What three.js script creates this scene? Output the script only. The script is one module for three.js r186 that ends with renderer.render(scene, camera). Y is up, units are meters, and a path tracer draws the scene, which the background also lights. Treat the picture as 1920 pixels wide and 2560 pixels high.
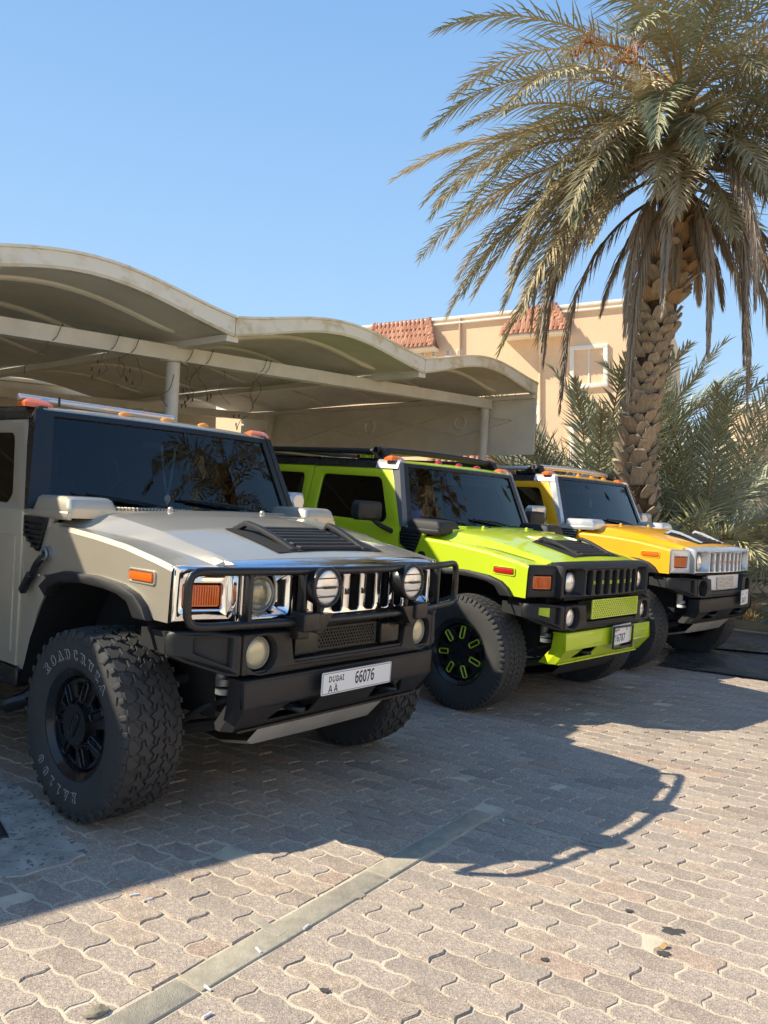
import * as THREE from 'three';
import { mergeGeometries, toCreasedNormals } from 'three/addons/utils/BufferGeometryUtils.js';
import { RoundedBoxGeometry } from 'three/addons/geometries/RoundedBoxGeometry.js';
import { TextGeometry } from 'three/addons/geometries/TextGeometry.js';
import { FontLoader } from 'three/addons/loaders/FontLoader.js';

// ---------------------------------------------------------------- camera, sky, sun, exposure
const scene = new THREE.Scene();
const camera = new THREE.PerspectiveCamera(64.09, 3 / 4, 0.05, 800);
camera.position.set(0, 1.488, 0);
camera.rotation.order = 'YXZ';
camera.rotation.set(-0.0048, 0, 0.0541);
const renderer = new THREE.WebGLRenderer({ antialias: true });
renderer.setSize(768, 1024);
renderer.toneMapping = THREE.LinearToneMapping;
renderer.toneMappingExposure = 1.56;
renderer.shadowMap.enabled = true;

const SUN_AZ = THREE.MathUtils.degToRad(-87.5), SUN_EL = THREE.MathUtils.degToRad(40);
const SUN = new THREE.Vector3(Math.sin(SUN_AZ) * Math.cos(SUN_EL), Math.sin(SUN_EL), Math.cos(SUN_AZ) * Math.cos(SUN_EL));
const sun = new THREE.DirectionalLight(new THREE.Color(1, 0.91, 0.74), 5.0);
sun.position.copy(SUN).multiplyScalar(60); sun.castShadow = true;
Object.assign(sun.shadow.camera, { left: -25, right: 25, top: 25, bottom: -25, near: 1, far: 160 });
sun.shadow.mapSize.set(4096, 4096); sun.shadow.radius = 1;
scene.add(sun);
{ // clear desert sky: deep blue overhead, pale at the horizon, a wide glow round the sun
  const W = 512, H = 256, d = new Float32Array(W * H * 4);
  const mix = (a, b, t) => a.map((v, i) => v + (b[i] - v) * t);
  for (let y = 0; y < H; y++) for (let x = 0; x < W; x++) {
    const v = ((y + 0.5) / H - 0.5) * Math.PI, u = ((x + 0.5) / W - 0.5) * 2 * Math.PI;
    const dir = new THREE.Vector3(Math.cos(v) * Math.cos(u), Math.sin(v), Math.cos(v) * Math.sin(u));
    let c;
    if (dir.y < 0) c = [0.26, 0.22, 0.17];
    else {
      const e = Math.asin(dir.y) / (Math.PI / 2);
      const p = Math.pow(1 - e, 2.15);
      c = mix([0.054, 0.172, 0.45], [0.345, 0.545, 0.745], p);
      const hz = Math.pow(1 - e, 16); c = mix(c, [0.52, 0.53, 0.52], hz * 0.7); // dust near the ground
      const g = Math.max(0, dir.dot(SUN)), glow = 0.16 * Math.pow(g, 24) + 0.05 * Math.pow(g, 3);
      c = mix(c, [0.95, 0.95, 0.93], glow * 0.75);
    }
    d.set([c[0], c[1], c[2], 1], (y * W + x) * 4);
  }
  const t = new THREE.DataTexture(d, W, H, THREE.RGBAFormat, THREE.FloatType);
  t.mapping = THREE.EquirectangularReflectionMapping; t.magFilter = t.minFilter = THREE.LinearFilter; t.needsUpdate = true;
  scene.background = t; scene.environment = t;
}

// ---------------------------------------------------------------- helpers
let seed = 12345;
const rnd = () => { seed = (seed * 1664525 + 1013904223) >>> 0; return seed / 4294967296; };
const rr = (a, b) => a + (b - a) * rnd();
const lerp = (a, b, t) => a + (b - a) * t, clamp = (v, a, b) => Math.min(b, Math.max(a, v));
const V = (x, y, z) => new THREE.Vector3(x, y, z);
const tab = (...p) => x => {
  if (x <= p[0][0]) return p[0][1];
  for (let i = 1; i < p.length; i++) if (x <= p[i][0]) return lerp(p[i - 1][1], p[i][1], (x - p[i - 1][0]) / (p[i][0] - p[i - 1][0]));
  return p[p.length - 1][1];
};
const used = {};
const numbered = n => { const k = used[n] = (used[n] ?? -1) + 1; return k ? `${n}_${String(k).padStart(3, '0')}` : n; };
function thing(name, label, category, [x, y, z] = [0, 0, 0], turn = 0, group) {
  const o = new THREE.Group(); o.name = numbered(name); scene.add(o);
  o.position.set(x, y, z); o.rotation.y = turn; o.userData = { label, category };
  if (group) o.userData.group = group;
  return o;
}
function boxUV(g) { // metres, along the axis that each face looks along most
  const p = g.attributes.position, n = p.count, uv = new Float32Array(n * 2);
  const a = V(), b = V(), c = V(), e = V(), f = V();
  for (let i = 0; i + 2 < n; i += 3) {
    a.fromBufferAttribute(p, i); b.fromBufferAttribute(p, i + 1); c.fromBufferAttribute(p, i + 2);
    e.subVectors(b, a); f.subVectors(c, a); e.cross(f);
    const X = Math.abs(e.x), Y = Math.abs(e.y), Z = Math.abs(e.z);
    const k = X >= Y && X >= Z ? 0 : Y >= Z ? 1 : 2;
    [a, b, c].forEach((q, j) => { uv[(i + j) * 2] = k === 0 ? q.z : q.x; uv[(i + j) * 2 + 1] = k === 1 ? q.z : q.y; });
  }
  g.setAttribute('uv', new THREE.BufferAttribute(uv, 2));
  return g;
}
function fin(geos, crease = 0.6, keepUV = false) { // one finished geometry out of several
  const list = (Array.isArray(geos) ? geos : [geos]).flat(3).filter(Boolean).map(g => {
    let q = g.userData?.done ? g : crease === null ? (g.index ? g.toNonIndexed() : g) : toCreasedNormals(g, crease);
    if (q === g) q = g.clone();
    for (const k of Object.keys(q.attributes)) if (!['position', 'normal', 'uv'].includes(k)) q.deleteAttribute(k);
    if (!q.attributes.normal) q.computeVertexNormals();
    if (!keepUV) boxUV(q);
    else if (!q.attributes.uv) boxUV(q);
    q.morphAttributes = {};
    return q;
  });
  const g = list.length === 1 ? list[0] : mergeGeometries(list);
  g.userData = { done: true };
  return g;
}
function mesh(name, g, m, parent, crease, keepUV) {
  const geo = g.userData?.done ? g : fin(g, crease, keepUV);
  const o = new THREE.Mesh(geo, m); o.name = name; o.castShadow = o.receiveShadow = true;
  if (parent) parent.add(o);
  return o;
}
const obj = (name, g, m, parent = scene, crease, keepUV) => mesh(parent === scene ? numbered(name) : name, g, m, parent, crease, keepUV);
function tag(o, label, category, group) { o.userData.label = label; o.userData.category = category; if (group) o.userData.group = group; return o; }
const structure = o => { o.userData.kind = 'structure'; return o; };
function tris(pos, idx) {
  const g = new THREE.BufferGeometry();
  g.setAttribute('position', new THREE.Float32BufferAttribute(pos.flat(), 3)); g.setIndex(idx);
  return g;
}
// rows of [x,y,z] joined into a skin; closed: each row is a ring; cap: fill first and last ring
function loft(rows, { closed = false, cap = false, flip = false } = {}) {
  const n = rows[0].length, pos = rows.flat(), idx = [];
  for (let i = 0; i + 1 < rows.length; i++) for (let j = 0; j + (closed ? 0 : 1) < n; j++) {
    const a = i * n + j, b = i * n + (j + 1) % n, c = a + n, d = b + n;
    flip ? idx.push(a, b, c, b, d, c) : idx.push(a, c, b, b, c, d);
  }
  if (cap) for (const [r, s] of [[0, 1], [rows.length - 1, -1]]) {
    const o = pos.length, q = rows[r]; pos.push(...q);
    const ctr = [0, 1, 2].map(k => q.reduce((t, w) => t + w[k], 0) / n); pos.push(ctr);
    for (let j = 0; j < n; j++) { const a = o + j, b = o + (j + 1) % n; (s > 0) !== flip ? idx.push(a, b, o + n) : idx.push(b, a, o + n); }
  }
  return tris(pos, idx);
}
const mv = (g, x, y, z, rx = 0, ry = 0, rz = 0) => { const o = new THREE.Object3D(); o.position.set(x, y, z); o.rotation.set(rx, ry, rz); o.updateMatrix(); return g.applyMatrix4(o.matrix); };
const box = (w, h, d, x = 0, y = 0, z = 0, r = 0, rx = 0, ry = 0, rz = 0) => mv(r > 0 ? new RoundedBoxGeometry(w, h, d, 2, Math.min(r, w / 2.01, h / 2.01, d / 2.01)) : new THREE.BoxGeometry(w, h, d), x, y, z, rx, ry, rz);
const cyl = (r1, r2, h, seg = 20, open = false) => new THREE.CylinderGeometry(r1, r2, h, seg, 1, open);
const tube = (pts, r, seg = 24, rad = 8, closed = false, tension = 0.5) => new THREE.TubeGeometry(new THREE.CatmullRomCurve3(pts.map(p => V(...p)), closed, 'catmullrom', tension), seg, r, rad, closed);
function poly(pts, holes = []) {
  const s = new THREE.Shape(pts.map(p => new THREE.Vector2(...p)));
  for (const h of holes) s.holes.push(h.isPath || h.isShape ? h : new THREE.Path(h.map(p => new THREE.Vector2(...p))));
  return s;
}
function rrect(cx, cy, w, h, r, seg = 4) {
  const o = [];
  for (const [sx, sy, a0] of [[1, 1, 0], [-1, 1, 1], [-1, -1, 2], [1, -1, 3]])
    for (let i = 0; i <= seg; i++) { const a = (a0 + i / seg) * Math.PI / 2; o.push([cx + sx * (w / 2 - r) + r * Math.cos(a), cy + sy * (h / 2 - r) + r * Math.sin(a)]); }
  return o;
}
const circ = (cx, cy, r, n = 24) => Array.from({ length: n }, (_, i) => [cx + r * Math.cos(i / n * 2 * Math.PI), cy + r * Math.sin(i / n * 2 * Math.PI)]);
function ext(shape, depth, bevel = 0, seg = 2) {
  return new THREE.ExtrudeGeometry(shape, { depth: depth - 2 * bevel, bevelEnabled: bevel > 0, bevelThickness: bevel, bevelSize: bevel, bevelOffset: -bevel, bevelSegments: seg, curveSegments: 8 }).translate(0, 0, bevel);
}
function bend(g, f) { const p = g.attributes.position, v = V(); for (let i = 0; i < p.count; i++) { v.fromBufferAttribute(p, i); f(v); p.setXYZ(i, v.x, v.y, v.z); } p.needsUpdate = true; g.computeVertexNormals(); return g; }
function mir(g) { // mirror image in x
  const q = (g.index ? g.toNonIndexed() : g.clone()), p = q.attributes.position;
  for (const k of Object.keys(q.attributes)) {
    const at = q.attributes[k], s = at.itemSize;
    for (let i = 0; i + 2 < at.count; i += 3) for (let c = 0; c < s; c++) { const A = at.array, a = (i + 1) * s + c, b = (i + 2) * s + c, t = A[a]; A[a] = A[b]; A[b] = t; }
    if (k === 'position' || k === 'normal') for (let i = 0; i < at.count; i++) at.array[i * s] *= -1;
  }
  return q;
}
const both = g => [g, mir(g)];
// cut an outline (inset by d): each corner moves in along its bisector
function inset(pts, d) {
  const n = pts.length; let area = 0;
  for (let i = 0; i < n; i++) { const [a, b] = pts[i], [c, e] = pts[(i + 1) % n]; area += a * e - c * b; }
  const s = area > 0 ? 1 : -1;
  return pts.map((p, i) => {
    const q = pts[(i + n - 1) % n], r = pts[(i + 1) % n];
    let a = [p[0] - q[0], p[1] - q[1]], b = [r[0] - p[0], r[1] - p[1]];
    const la = Math.hypot(...a) || 1, lb = Math.hypot(...b) || 1; a = a.map(v => v / la); b = b.map(v => v / lb);
    const n1 = [-a[1] * s, a[0] * s], n2 = [-b[1] * s, b[0] * s], m = [n1[0] + n2[0], n1[1] + n2[1]], l2 = Math.max(0.6, m[0] * m[0] + m[1] * m[1]);
    return [p[0] + m[0] * 2 * d / l2, p[1] + m[1] * 2 * d / l2];
  });
}

// ---------------------------------------------------------------- textures (tileable, seeded)
const hash = (x, y, s) => { let h = (x * 374761393 + y * 668265263 + s * 974711) | 0; h = Math.imul(h ^ (h >>> 13), 1274126177); return ((h ^ (h >>> 16)) >>> 0) / 4294967296; };
function noise(u, v, f, s) { // value noise with period 1
  const x = u * f, y = v * f, xi = Math.floor(x), yi = Math.floor(y), fx = x - xi, fy = y - yi, a = fx * fx * (3 - 2 * fx), b = fy * fy * (3 - 2 * fy), m = k => ((k % f) + f) % f;
  return lerp(lerp(hash(m(xi), m(yi), s), hash(m(xi + 1), m(yi), s), a), lerp(hash(m(xi), m(yi + 1), s), hash(m(xi + 1), m(yi + 1), s), a), b);
}
const fbm = (u, v, f, s, o = 4) => { let t = 0, a = 0.5, w = 0; for (let i = 0; i < o; i++) { t += a * noise(u, v, f, s + i * 17); w += a; a *= 0.5; f *= 2; } return t / w; };
function tex(size, fn, { srgb = true, rx = 1, ry = 1 } = {}) {
  const d = new Uint8Array(size * size * 4);
  for (let y = 0; y < size; y++) for (let x = 0; x < size; x++) {
    const c = fn((x + 0.5) / size, (y + 0.5) / size), q = Array.isArray(c) ? c : [c, c, c], i = (y * size + x) * 4;
    for (let k = 0; k < 3; k++) { const l = clamp(q[k], 0, 1); d[i + k] = 255 * (srgb ? (l <= 0.0031308 ? 12.92 * l : 1.055 * Math.pow(l, 1 / 2.4) - 0.055) : l); }
    d[i + 3] = 255;
  }
  const t = new THREE.DataTexture(d, size, size); t.wrapS = t.wrapT = THREE.RepeatWrapping; t.magFilter = THREE.LinearFilter; t.minFilter = THREE.LinearMipmapLinearFilter; t.generateMipmaps = true;
  if (srgb) t.colorSpace = THREE.SRGBColorSpace;
  t.repeat.set(rx, ry); t.needsUpdate = true;
  return t;
}
const again = (t, rx, ry = rx, ox = 0, oy = 0) => { const q = t.clone(); q.repeat.set(rx, ry); q.offset.set(ox, oy); q.needsUpdate = true; return q; };
const mul = (c, k) => c.map(v => v * k);
const std = (color, roughness = 0.6, more = {}) => new THREE.MeshStandardMaterial({ color: new THREE.Color(...color), roughness, ...more });
const phys = (color, roughness, more = {}) => new THREE.MeshPhysicalMaterial({ color: new THREE.Color(...color), roughness, ...more });

const T = {};
T.mottle = tex(256, (u, v) => 0.86 + 0.28 * (fbm(u, v, 4, 3, 5) - 0.5) + 0.1 * (hash(Math.floor(u * 256), Math.floor(v * 256), 9) - 0.5));
T.rough = tex(256, (u, v) => 0.5 + 0.9 * (fbm(u, v, 6, 21, 5) - 0.5), { srgb: false });
T.grain = tex(256, (u, v) => 0.5 + 0.5 * (fbm(u, v, 32, 5, 3) - 0.5) + 0.3 * (hash(Math.floor(u * 256), Math.floor(v * 256), 2) - 0.5), { srgb: false });

const M = {};
M.black = std([0.012, 0.012, 0.0125], 0.6, { roughnessMap: again(T.rough, 1.5), bumpMap: again(T.grain, 6), bumpScale: 0.0006 });
M.plastic = std([0.019, 0.0185, 0.0185], 0.58, { map: again(T.mottle, 1.3), bumpMap: again(T.grain, 7), bumpScale: 0.0005 });
M.dark = std([0.010, 0.010, 0.010], 0.9);
M.frame = std([0.02, 0.02, 0.02], 0.8, { map: again(T.mottle, 2) });
M.rubber = std([0.048, 0.046, 0.044], 0.78, { map: again(T.mottle, 4), bumpMap: again(T.grain, 8), bumpScale: 0.0005 });
M.chrome = std([0.86, 0.86, 0.88], 0.07, { metalness: 1 });
M.silver = std([0.60, 0.605, 0.61], 0.42, { metalness: 0.4, roughnessMap: again(T.rough, 2) });
M.pillargrey = phys([0.13, 0.13, 0.13], 0.35, { clearcoat: 0.5, clearcoatRoughness: 0.2 });
M.greyplastic = phys([0.34, 0.34, 0.34], 0.4, { clearcoat: 0.4, clearcoatRoughness: 0.2 });
M.amber = phys([0.85, 0.16, 0.012], 0.18, { clearcoat: 1, clearcoatRoughness: 0.05 });
M.ambertop = phys([0.95, 0.33, 0.02], 0.18, { clearcoat: 1 });
M.red = phys([0.55, 0.02, 0.02], 0.2, { clearcoat: 1 });
M.lens = phys([0.50, 0.46, 0.31], 0.25, { metalness: 0.25, clearcoat: 1, clearcoatRoughness: 0.08, bumpMap: again(T.rough, 10), bumpScale: 0.0015 });
M.clearlens = phys([0.82, 0.82, 0.80], 0.12, { clearcoat: 1, metalness: 0.45 });
M.glass = phys([0.29, 0.35, 0.39], 0.0, { transmission: 1, thickness: 0, ior: 1.52 });
M.sideglass = phys([0.10, 0.11, 0.115], 0.0, { transmission: 1, thickness: 0, ior: 1.5 });
M.seat = std([0.05, 0.045, 0.045], 0.8);
M.metalgrey = std([0.30, 0.30, 0.29], 0.5, { metalness: 0.5, map: again(T.mottle, 3) });
M.skid = std([0.62, 0.60, 0.56], 0.5, { metalness: 0.4, map: again(T.mottle, 3) });
M.white = std([0.72, 0.72, 0.70], 0.5);
const dust = tex(256, (u, v) => { const n = fbm(u, v, 5, 40, 5), h = hash(Math.floor(u * 256), Math.floor(v * 256), 77); return 0.95 + 0.08 * (n - 0.5) + (h > 0.985 ? 0.05 : 0); });
const paint = (color, metal = 0, rough = 0.42) => phys(color, rough, { metalness: metal, clearcoat: 1, clearcoatRoughness: 0.06, map: again(dust, 1.1) });
M.headlens = phys([0.30, 0.28, 0.18], 0.2, { metalness: 0.35, clearcoat: 1, clearcoatRoughness: 0.05, bumpMap: again(T.rough, 9), bumpScale: 0.003 });
M.pewter = paint([0.55, 0.485, 0.375], 0.6, 0.46);
M.lime = paint([0.56, 0.69, 0.004], 0.0, 0.5);
M.yellow = paint([0.95, 0.45, 0.003], 0.0, 0.5);
const fontB = await new FontLoader().loadAsync('fonts/droid/droid_sans_bold.typeface.json');
const fontS = await new FontLoader().loadAsync('fonts/droid/droid_serif_bold.typeface.json');
const text = (s, size, depth, font = fontB, bevel = 0) => { const g = new TextGeometry(s, { font, size, depth, curveSegments: 3, bevelEnabled: bevel > 0, bevelThickness: bevel ? 0.0005 : 0, bevelSize: bevel, bevelSegments: 1 }); g.computeBoundingBox(); const b = g.boundingBox; g.translate(-(b.min.x + b.max.x) / 2, -(b.min.y + b.max.y) / 2, 0); return g; };

// ---------------------------------------------------------------- ground, pavers, edging strip
T.sand = tex(512, (u, v) => { const n = fbm(u, v, 8, 61, 5), h = hash(Math.floor(u * 512), Math.floor(v * 512), 8); return mul([0.68, 0.575, 0.415], 0.86 + 0.36 * (n - 0.5) + 0.25 * (h - 0.5)); });
T.paver = tex(512, (u, v) => {
  const X = Math.floor(u * 512), Y = Math.floor(v * 512), h = hash(X, Y, 4), h2 = hash(X >> 1, Y >> 1, 5), h3 = hash((X + (Y >> 2) % 3) >> 2, Y >> 2, 6), n = fbm(u, v, 5, 71, 5), m = fbm(u, v, 40, 76, 3);
  let c = mul([0.352, 0.276, 0.222], 0.92 + 0.36 * (n - 0.5) + 0.34 * (m - 0.5) + 0.10 * (h - 0.5));
  if (h2 > 0.72 - 0.5 * (n - 0.5)) c = mul([0.49, 0.40, 0.305], 0.9 + 0.25 * h); // sand in the pores
  if (h3 > 0.86 - 0.4 * (n - 0.5)) c = mul([0.54, 0.445, 0.335], 0.9 + 0.2 * h);
  if (h2 < 0.06 || h3 < 0.03) c = mul([0.17, 0.14, 0.115], 0.8 + 0.6 * h);
  return c;
});
T.paverBump = tex(512, (u, v) => { const X = Math.floor(u * 512), Y = Math.floor(v * 512); return 0.5 + 0.5 * (fbm(u, v, 24, 90, 4) - 0.5) + 0.35 * (hash(X >> 1, Y >> 1, 5) - 0.5); }, { srgb: false });
T.concrete = tex(512, (u, v) => { const X = Math.floor(u * 512), Y = Math.floor(v * 512), n = fbm(u, v, 5, 101, 6), m = fbm(u, v, 30, 109, 3); const k = 0.80 + 0.5 * (n - 0.5) + 0.3 * (m - 0.5) + 0.12 * (hash(X, Y, 1) - 0.5); return mul([0.46, 0.405, 0.305], k); });
T.rubble = tex(512, (u, v) => { const n = fbm(u, v, 7, 131, 6), m = fbm(u, v, 36, 139, 4); let c = mul([0.46, 0.42, 0.35], 0.85 + 0.7 * (n - 0.5) + 0.3 * (m - 0.5)); if (m > 0.66) c = mul([0.17, 0.155, 0.14], 0.8 + m * 0.5); return c; });
M.sand = std([1, 1, 1], 0.95, { map: again(T.sand, 1.6), bumpMap: again(T.paverBump, 1.6), bumpScale: 0.004 });
M.concrete = std([1, 1, 1], 0.85, { map: again(T.concrete, 1.4), bumpMap: again(T.paverBump, 1.4), bumpScale: 0.003 });
M.rubble = std([1, 1, 1], 0.92, { map: again(T.rubble, 1.5), bumpMap: again(T.rubble, 1.5), bumpScale: 0.012 });
const tones = [[1, 1, 1], [0.92, 0.91, 0.90], [1.08, 1.05, 1.0], [0.84, 0.85, 0.86], [1.04, 0.95, 0.90], [0.96, 0.98, 0.98]];
M.pavers = tones.map((c, i) => std(c, 0.9, { map: again(T.paver, 1.9, 1.9, i * 0.37, i * 0.61), bumpMap: again(T.paverBump, 1.9, 1.9, i * 0.37, i * 0.61), bumpScale: 0.0028 }));

{ const g = new THREE.PlaneGeometry(700, 700); g.rotateX(-Math.PI / 2); structure(obj('ground', g.translate(0, -0.016, 0), std([1, 1, 1], 0.95, { map: again(T.sand, 0.8) }), scene)); }
const pavement = new THREE.Group(); pavement.name = 'pavement'; structure(pavement); scene.add(pavement);
{
  const L = 0.225, W = 0.1125, ang = THREE.MathUtils.degToRad(34.4), ru = [Math.cos(ang), Math.sin(ang)], rn = [-Math.sin(ang), Math.cos(ang)], P0 = [0.888, -3.052];
  const toXZ = (s, w) => [P0[0] + ru[0] * s + rn[0] * w, P0[1] + ru[1] * s + rn[1] * w];
  const A = 0.0072;
  const outline = (() => {
    const o = [], wav = [[0, 0], [0.026, A], [0.047, A * 0.7], [0.082, -A], [0.1, -A * 0.7]];
    for (let k = 0; k < 2; k++) for (const [s, d] of wav) o.push([k * W + s, d]);
    const end = [[0, 0], [0.03, 0.0095], [0.082, -0.0095]];
    for (const [w, d] of end) o.push([L + d, w]);
    for (let k = 1; k >= 0; k--) for (let i = wav.length - 1; i >= 0; i--) { if (k === 1 && i === wav.length - 1) o.push([L, W]); o.push([k * W + wav[i][0], W + wav[i][1]]); }
    for (let i = end.length - 1; i > 0; i--) o.push([end[i][1], end[i][0]]);
    return o;
  })();
  const slab = (pts, gap, rough = 0) => { // top face with worn edges, sides down into the sand
    let top = inset(pts, gap + 0.0035), low = inset(pts, gap);
    if (rough) { top = top.map(p => [p[0] + rr(-rough, rough), p[1] + rr(-rough, rough)]); }
    const tri = THREE.ShapeUtils.triangulateShape(top.map(p => new THREE.Vector2(...p)), []), n = top.length, pos = [], idx = [];
    for (const p of top) pos.push([p[0], 0, p[1]]);
    for (const [a, b, c] of tri) idx.push(a, c, b);
    for (const p of top) pos.push([p[0], 0, p[1]]);
    for (const p of low) pos.push([p[0], -0.004, p[1]]);
    for (const p of low) pos.push([p[0], -0.03, p[1]]);
    for (let r = 1; r < 3; r++) for (let i = 0; i < n; i++) { const a = r * n + i, b = r * n + (i + 1) % n; idx.push(a, b, a + n, b, b + n, a + n); }
    const g = tris(pos, idx);
    return fin(g, 0.5);
  };
  // the edging strip runs from beside the car towards the viewer
  const S0 = [0.58, -4.07], sd = [-0.571, 0.821], sn = [0.821, 0.571], half = 0.056, SL = 4.4;
  const clip = (pts, f) => { const o = []; for (let i = 0; i < pts.length; i++) { const a = pts[i], b = pts[(i + 1) % pts.length], x = f(a), y = f(b); if (x >= 0) o.push(a); if ((x >= 0) !== (y >= 0)) { const t = x / (x - y); o.push([lerp(a[0], b[0], t), lerp(a[1], b[1], t)]); } } return o; };
  const area = pts => { let a = 0; pts.forEach((p, i) => { const q = pts[(i + 1) % pts.length]; a += p[0] * q[1] - q[0] * p[1]; }); return Math.abs(a) / 2; };
  const std0 = [slab(outline, 0.0034), slab(outline, 0.0044, 0.0014), slab(outline, 0.0032, 0.001), slab(outline, 0.0048, 0.0018)];
  const near = [], far = [];
  for (let j = -150; j < 130; j++) for (let i = -60; i < 60; i++) {
    const s = i * L + (((j % 2) + 2) % 2) * L / 2, w = j * W, c = toXZ(s + L / 2, w + W / 2);
    if (c[0] < -8 || c[0] > 9.5 || c[1] > 1.2 || c[1] < -16.5) continue;
    if (c[0] > 4.9 + Math.max(0, (c[1] + 12.2) * -0.25) && c[1] < -11.4) continue; // planting bed
    const rel = [c[0] - S0[0], c[1] - S0[1]], al = rel[0] * sd[0] + rel[1] * sd[1], ac = rel[0] * sn[0] + rel[1] * sn[1];
    const inView = c[1] < -1.75 && Math.abs(c[0]) < -c[1] * 0.56 + 0.15;
    const d = Math.hypot(c[0], c[1]);
    const strip = al > -0.15 && al < SL && Math.abs(ac) < half + 0.16;
    const hiddenUnderPatch = c[0] < -1.25 && c[0] > -2.3 && c[1] < -3.15 && c[1] > -3.95;
    const rec = { s, w, c, d, strip, side: Math.sign(ac), tilt: [rr(-0.008, 0.008), rr(-0.008, 0.008)], h: rr(-0.002, 0.002) };
    if (strip && al > -0.02) { if (Math.abs(ac) < 0.0) continue; }
    (inView && !hiddenUnderPatch ? near : far).push(rec);
  }
  near.sort((a, b) => a.d - b.d);
  const singles = near.slice(0, 300), rest = near.slice(300).concat(far);
  let k = 0;
  const base = new THREE.Group();
  const put = (o, r) => { const p = toXZ(r.s, r.w); o.position.set(p[0], r.h, p[1]); o.rotation.set(r.tilt[0], -ang, r.tilt[1]); };
  const local = (p, r) => { const q = toXZ(r.s + p[0], r.w + p[1]); const rel = [q[0] - S0[0], q[1] - S0[1]]; return [rel[0] * sd[0] + rel[1] * sd[1], rel[0] * sn[0] + rel[1] * sn[1]]; };
  const cutTo = r => {
    const out = [];
    for (const side of [-1, 1]) {
      let q = clip(outline, p => side * local(p, r)[1] - half - (side < 0 ? 0.012 : 0.006));
      if (q.length > 2 && area(q) > 0.002) out.push(slab(q, 0.003, 0.002));
    }
    const q2 = clip(outline, p => -local(p, r)[0] - 0.008);
    if (!out.length && q2.length > 2 && area(q2) > 0.002) out.push(slab(q2, 0.003, 0.001));
    return out;
  };
  const tone = () => M.pavers[Math.floor(rnd() * rnd() * 5.99)];
  const merged = [];
  const laid = (r, single) => {
    const cuts = r.strip && local([L / 2, W / 2], r)[0] > -0.12 ? cutTo(r) : null;
    if (cuts) for (const g of cuts) {
      if (single) { const o = mesh('paver', g, tone(), pavement); put(o, r); }
      else { const o = new THREE.Object3D(); put(o, r); o.updateMatrix(); merged.push(g.clone().applyMatrix4(o.matrix)); }
    }
    else if (single) { const o = mesh('paver', std0[k++ % 4], tone(), pavement); put(o, r); }
    return !cuts;
  };
  for (const r of singles) laid(r, true);
  const whole = rest.filter(r => laid(r, false));
  const inst = new THREE.InstancedMesh(std0[0], std([1, 1, 1], 0.9, { map: again(T.paver, 1.9), bumpMap: again(T.paverBump, 1.9), bumpScale: 0.0028 }), whole.length);
  const o = new THREE.Object3D(), col = new THREE.Color();
  whole.forEach((r, i) => { put(o, r); o.updateMatrix(); inst.setMatrixAt(i, o.matrix); const t = tones[Math.floor(rnd() * rnd() * 5.99)], q = rr(0.84, 1.04); col.setRGB(t[0] * q, t[1] * q, t[2] * q); inst.setColorAt(i, col); });
  inst.name = 'paver_field'; inst.userData.kind = 'stuff'; inst.castShadow = inst.receiveShadow = true; pavement.add(inst);
  if (merged.length) { const q = mergeGeometries(merged); q.userData = { done: true }; const m = mesh('cut_pavers', q, M.pavers[1], pavement); m.userData.kind = 'stuff'; }
  { // sand that fills the joints, uneven
    const g = new THREE.PlaneGeometry(18, 18.5, 180, 185); g.rotateX(-Math.PI / 2); g.translate(0.75, -0.0038, -7.6);
    bend(g, v => { v.y += 0.0030 * (fbm(v.x / 18 + 5, v.z / 18 + 5, 64, 33, 3) - 0.5) * 2; });
    mesh('joint_sand', g, M.sand, pavement, null);
  }
  // edging slabs
  let a = 0.0;
  for (const len of [0.92, 1.0, 0.98, 1.0]) {
    const g = bend(new RoundedBoxGeometry(half * 2, 0.07, len - 0.008, 3, 0.005), v => { v.x += 0.0018 * Math.sin(v.z * 23 + a * 7); });
    const c = [S0[0] + sd[0] * (a + len / 2), S0[1] + sd[1] * (a + len / 2)];
    const m = mesh('edging_slab', g, M.concrete, pavement); m.position.set(c[0], -0.032 + rr(-0.002, 0.002), c[1]); m.rotation.y = Math.atan2(sd[0], sd[1]);
    a += len;
  }
}
// irregular flat lump of mortar following a polyline
function lump(path, w, h, s, jag = 0.35) {
  const L = [], R = [];
  seed = s;
  for (let i = 0; i + 1 < path.length; i++) {
    const [a, b] = [path[i], path[i + 1]], n = Math.max(2, Math.round(Math.hypot(b[0] - a[0], b[1] - a[1]) / 0.03));
    const d = [b[0] - a[0], b[1] - a[1]], l = Math.hypot(...d), nn = [-d[1] / l, d[0] / l];
    for (let k = 0; k < n; k++) { const t = k / n, p = [lerp(a[0], b[0], t), lerp(a[1], b[1], t)], e = Math.min(1, (i + t) * 4 + 0.25, (path.length - 1 - i - t) * 4 + 0.25); const w1 = w * e * rr(1 - jag, 1 + jag), w2 = w * e * rr(1 - jag, 1 + jag); L.push([p[0] + nn[0] * w1, -(p[1] + nn[1] * w1)]); R.unshift([p[0] - nn[0] * w2, -(p[1] - nn[1] * w2)]); }
  }
  return ext(poly(L.concat(R)), h, Math.min(0.002, h / 2.2), 1).rotateX(-Math.PI / 2);
}
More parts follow.
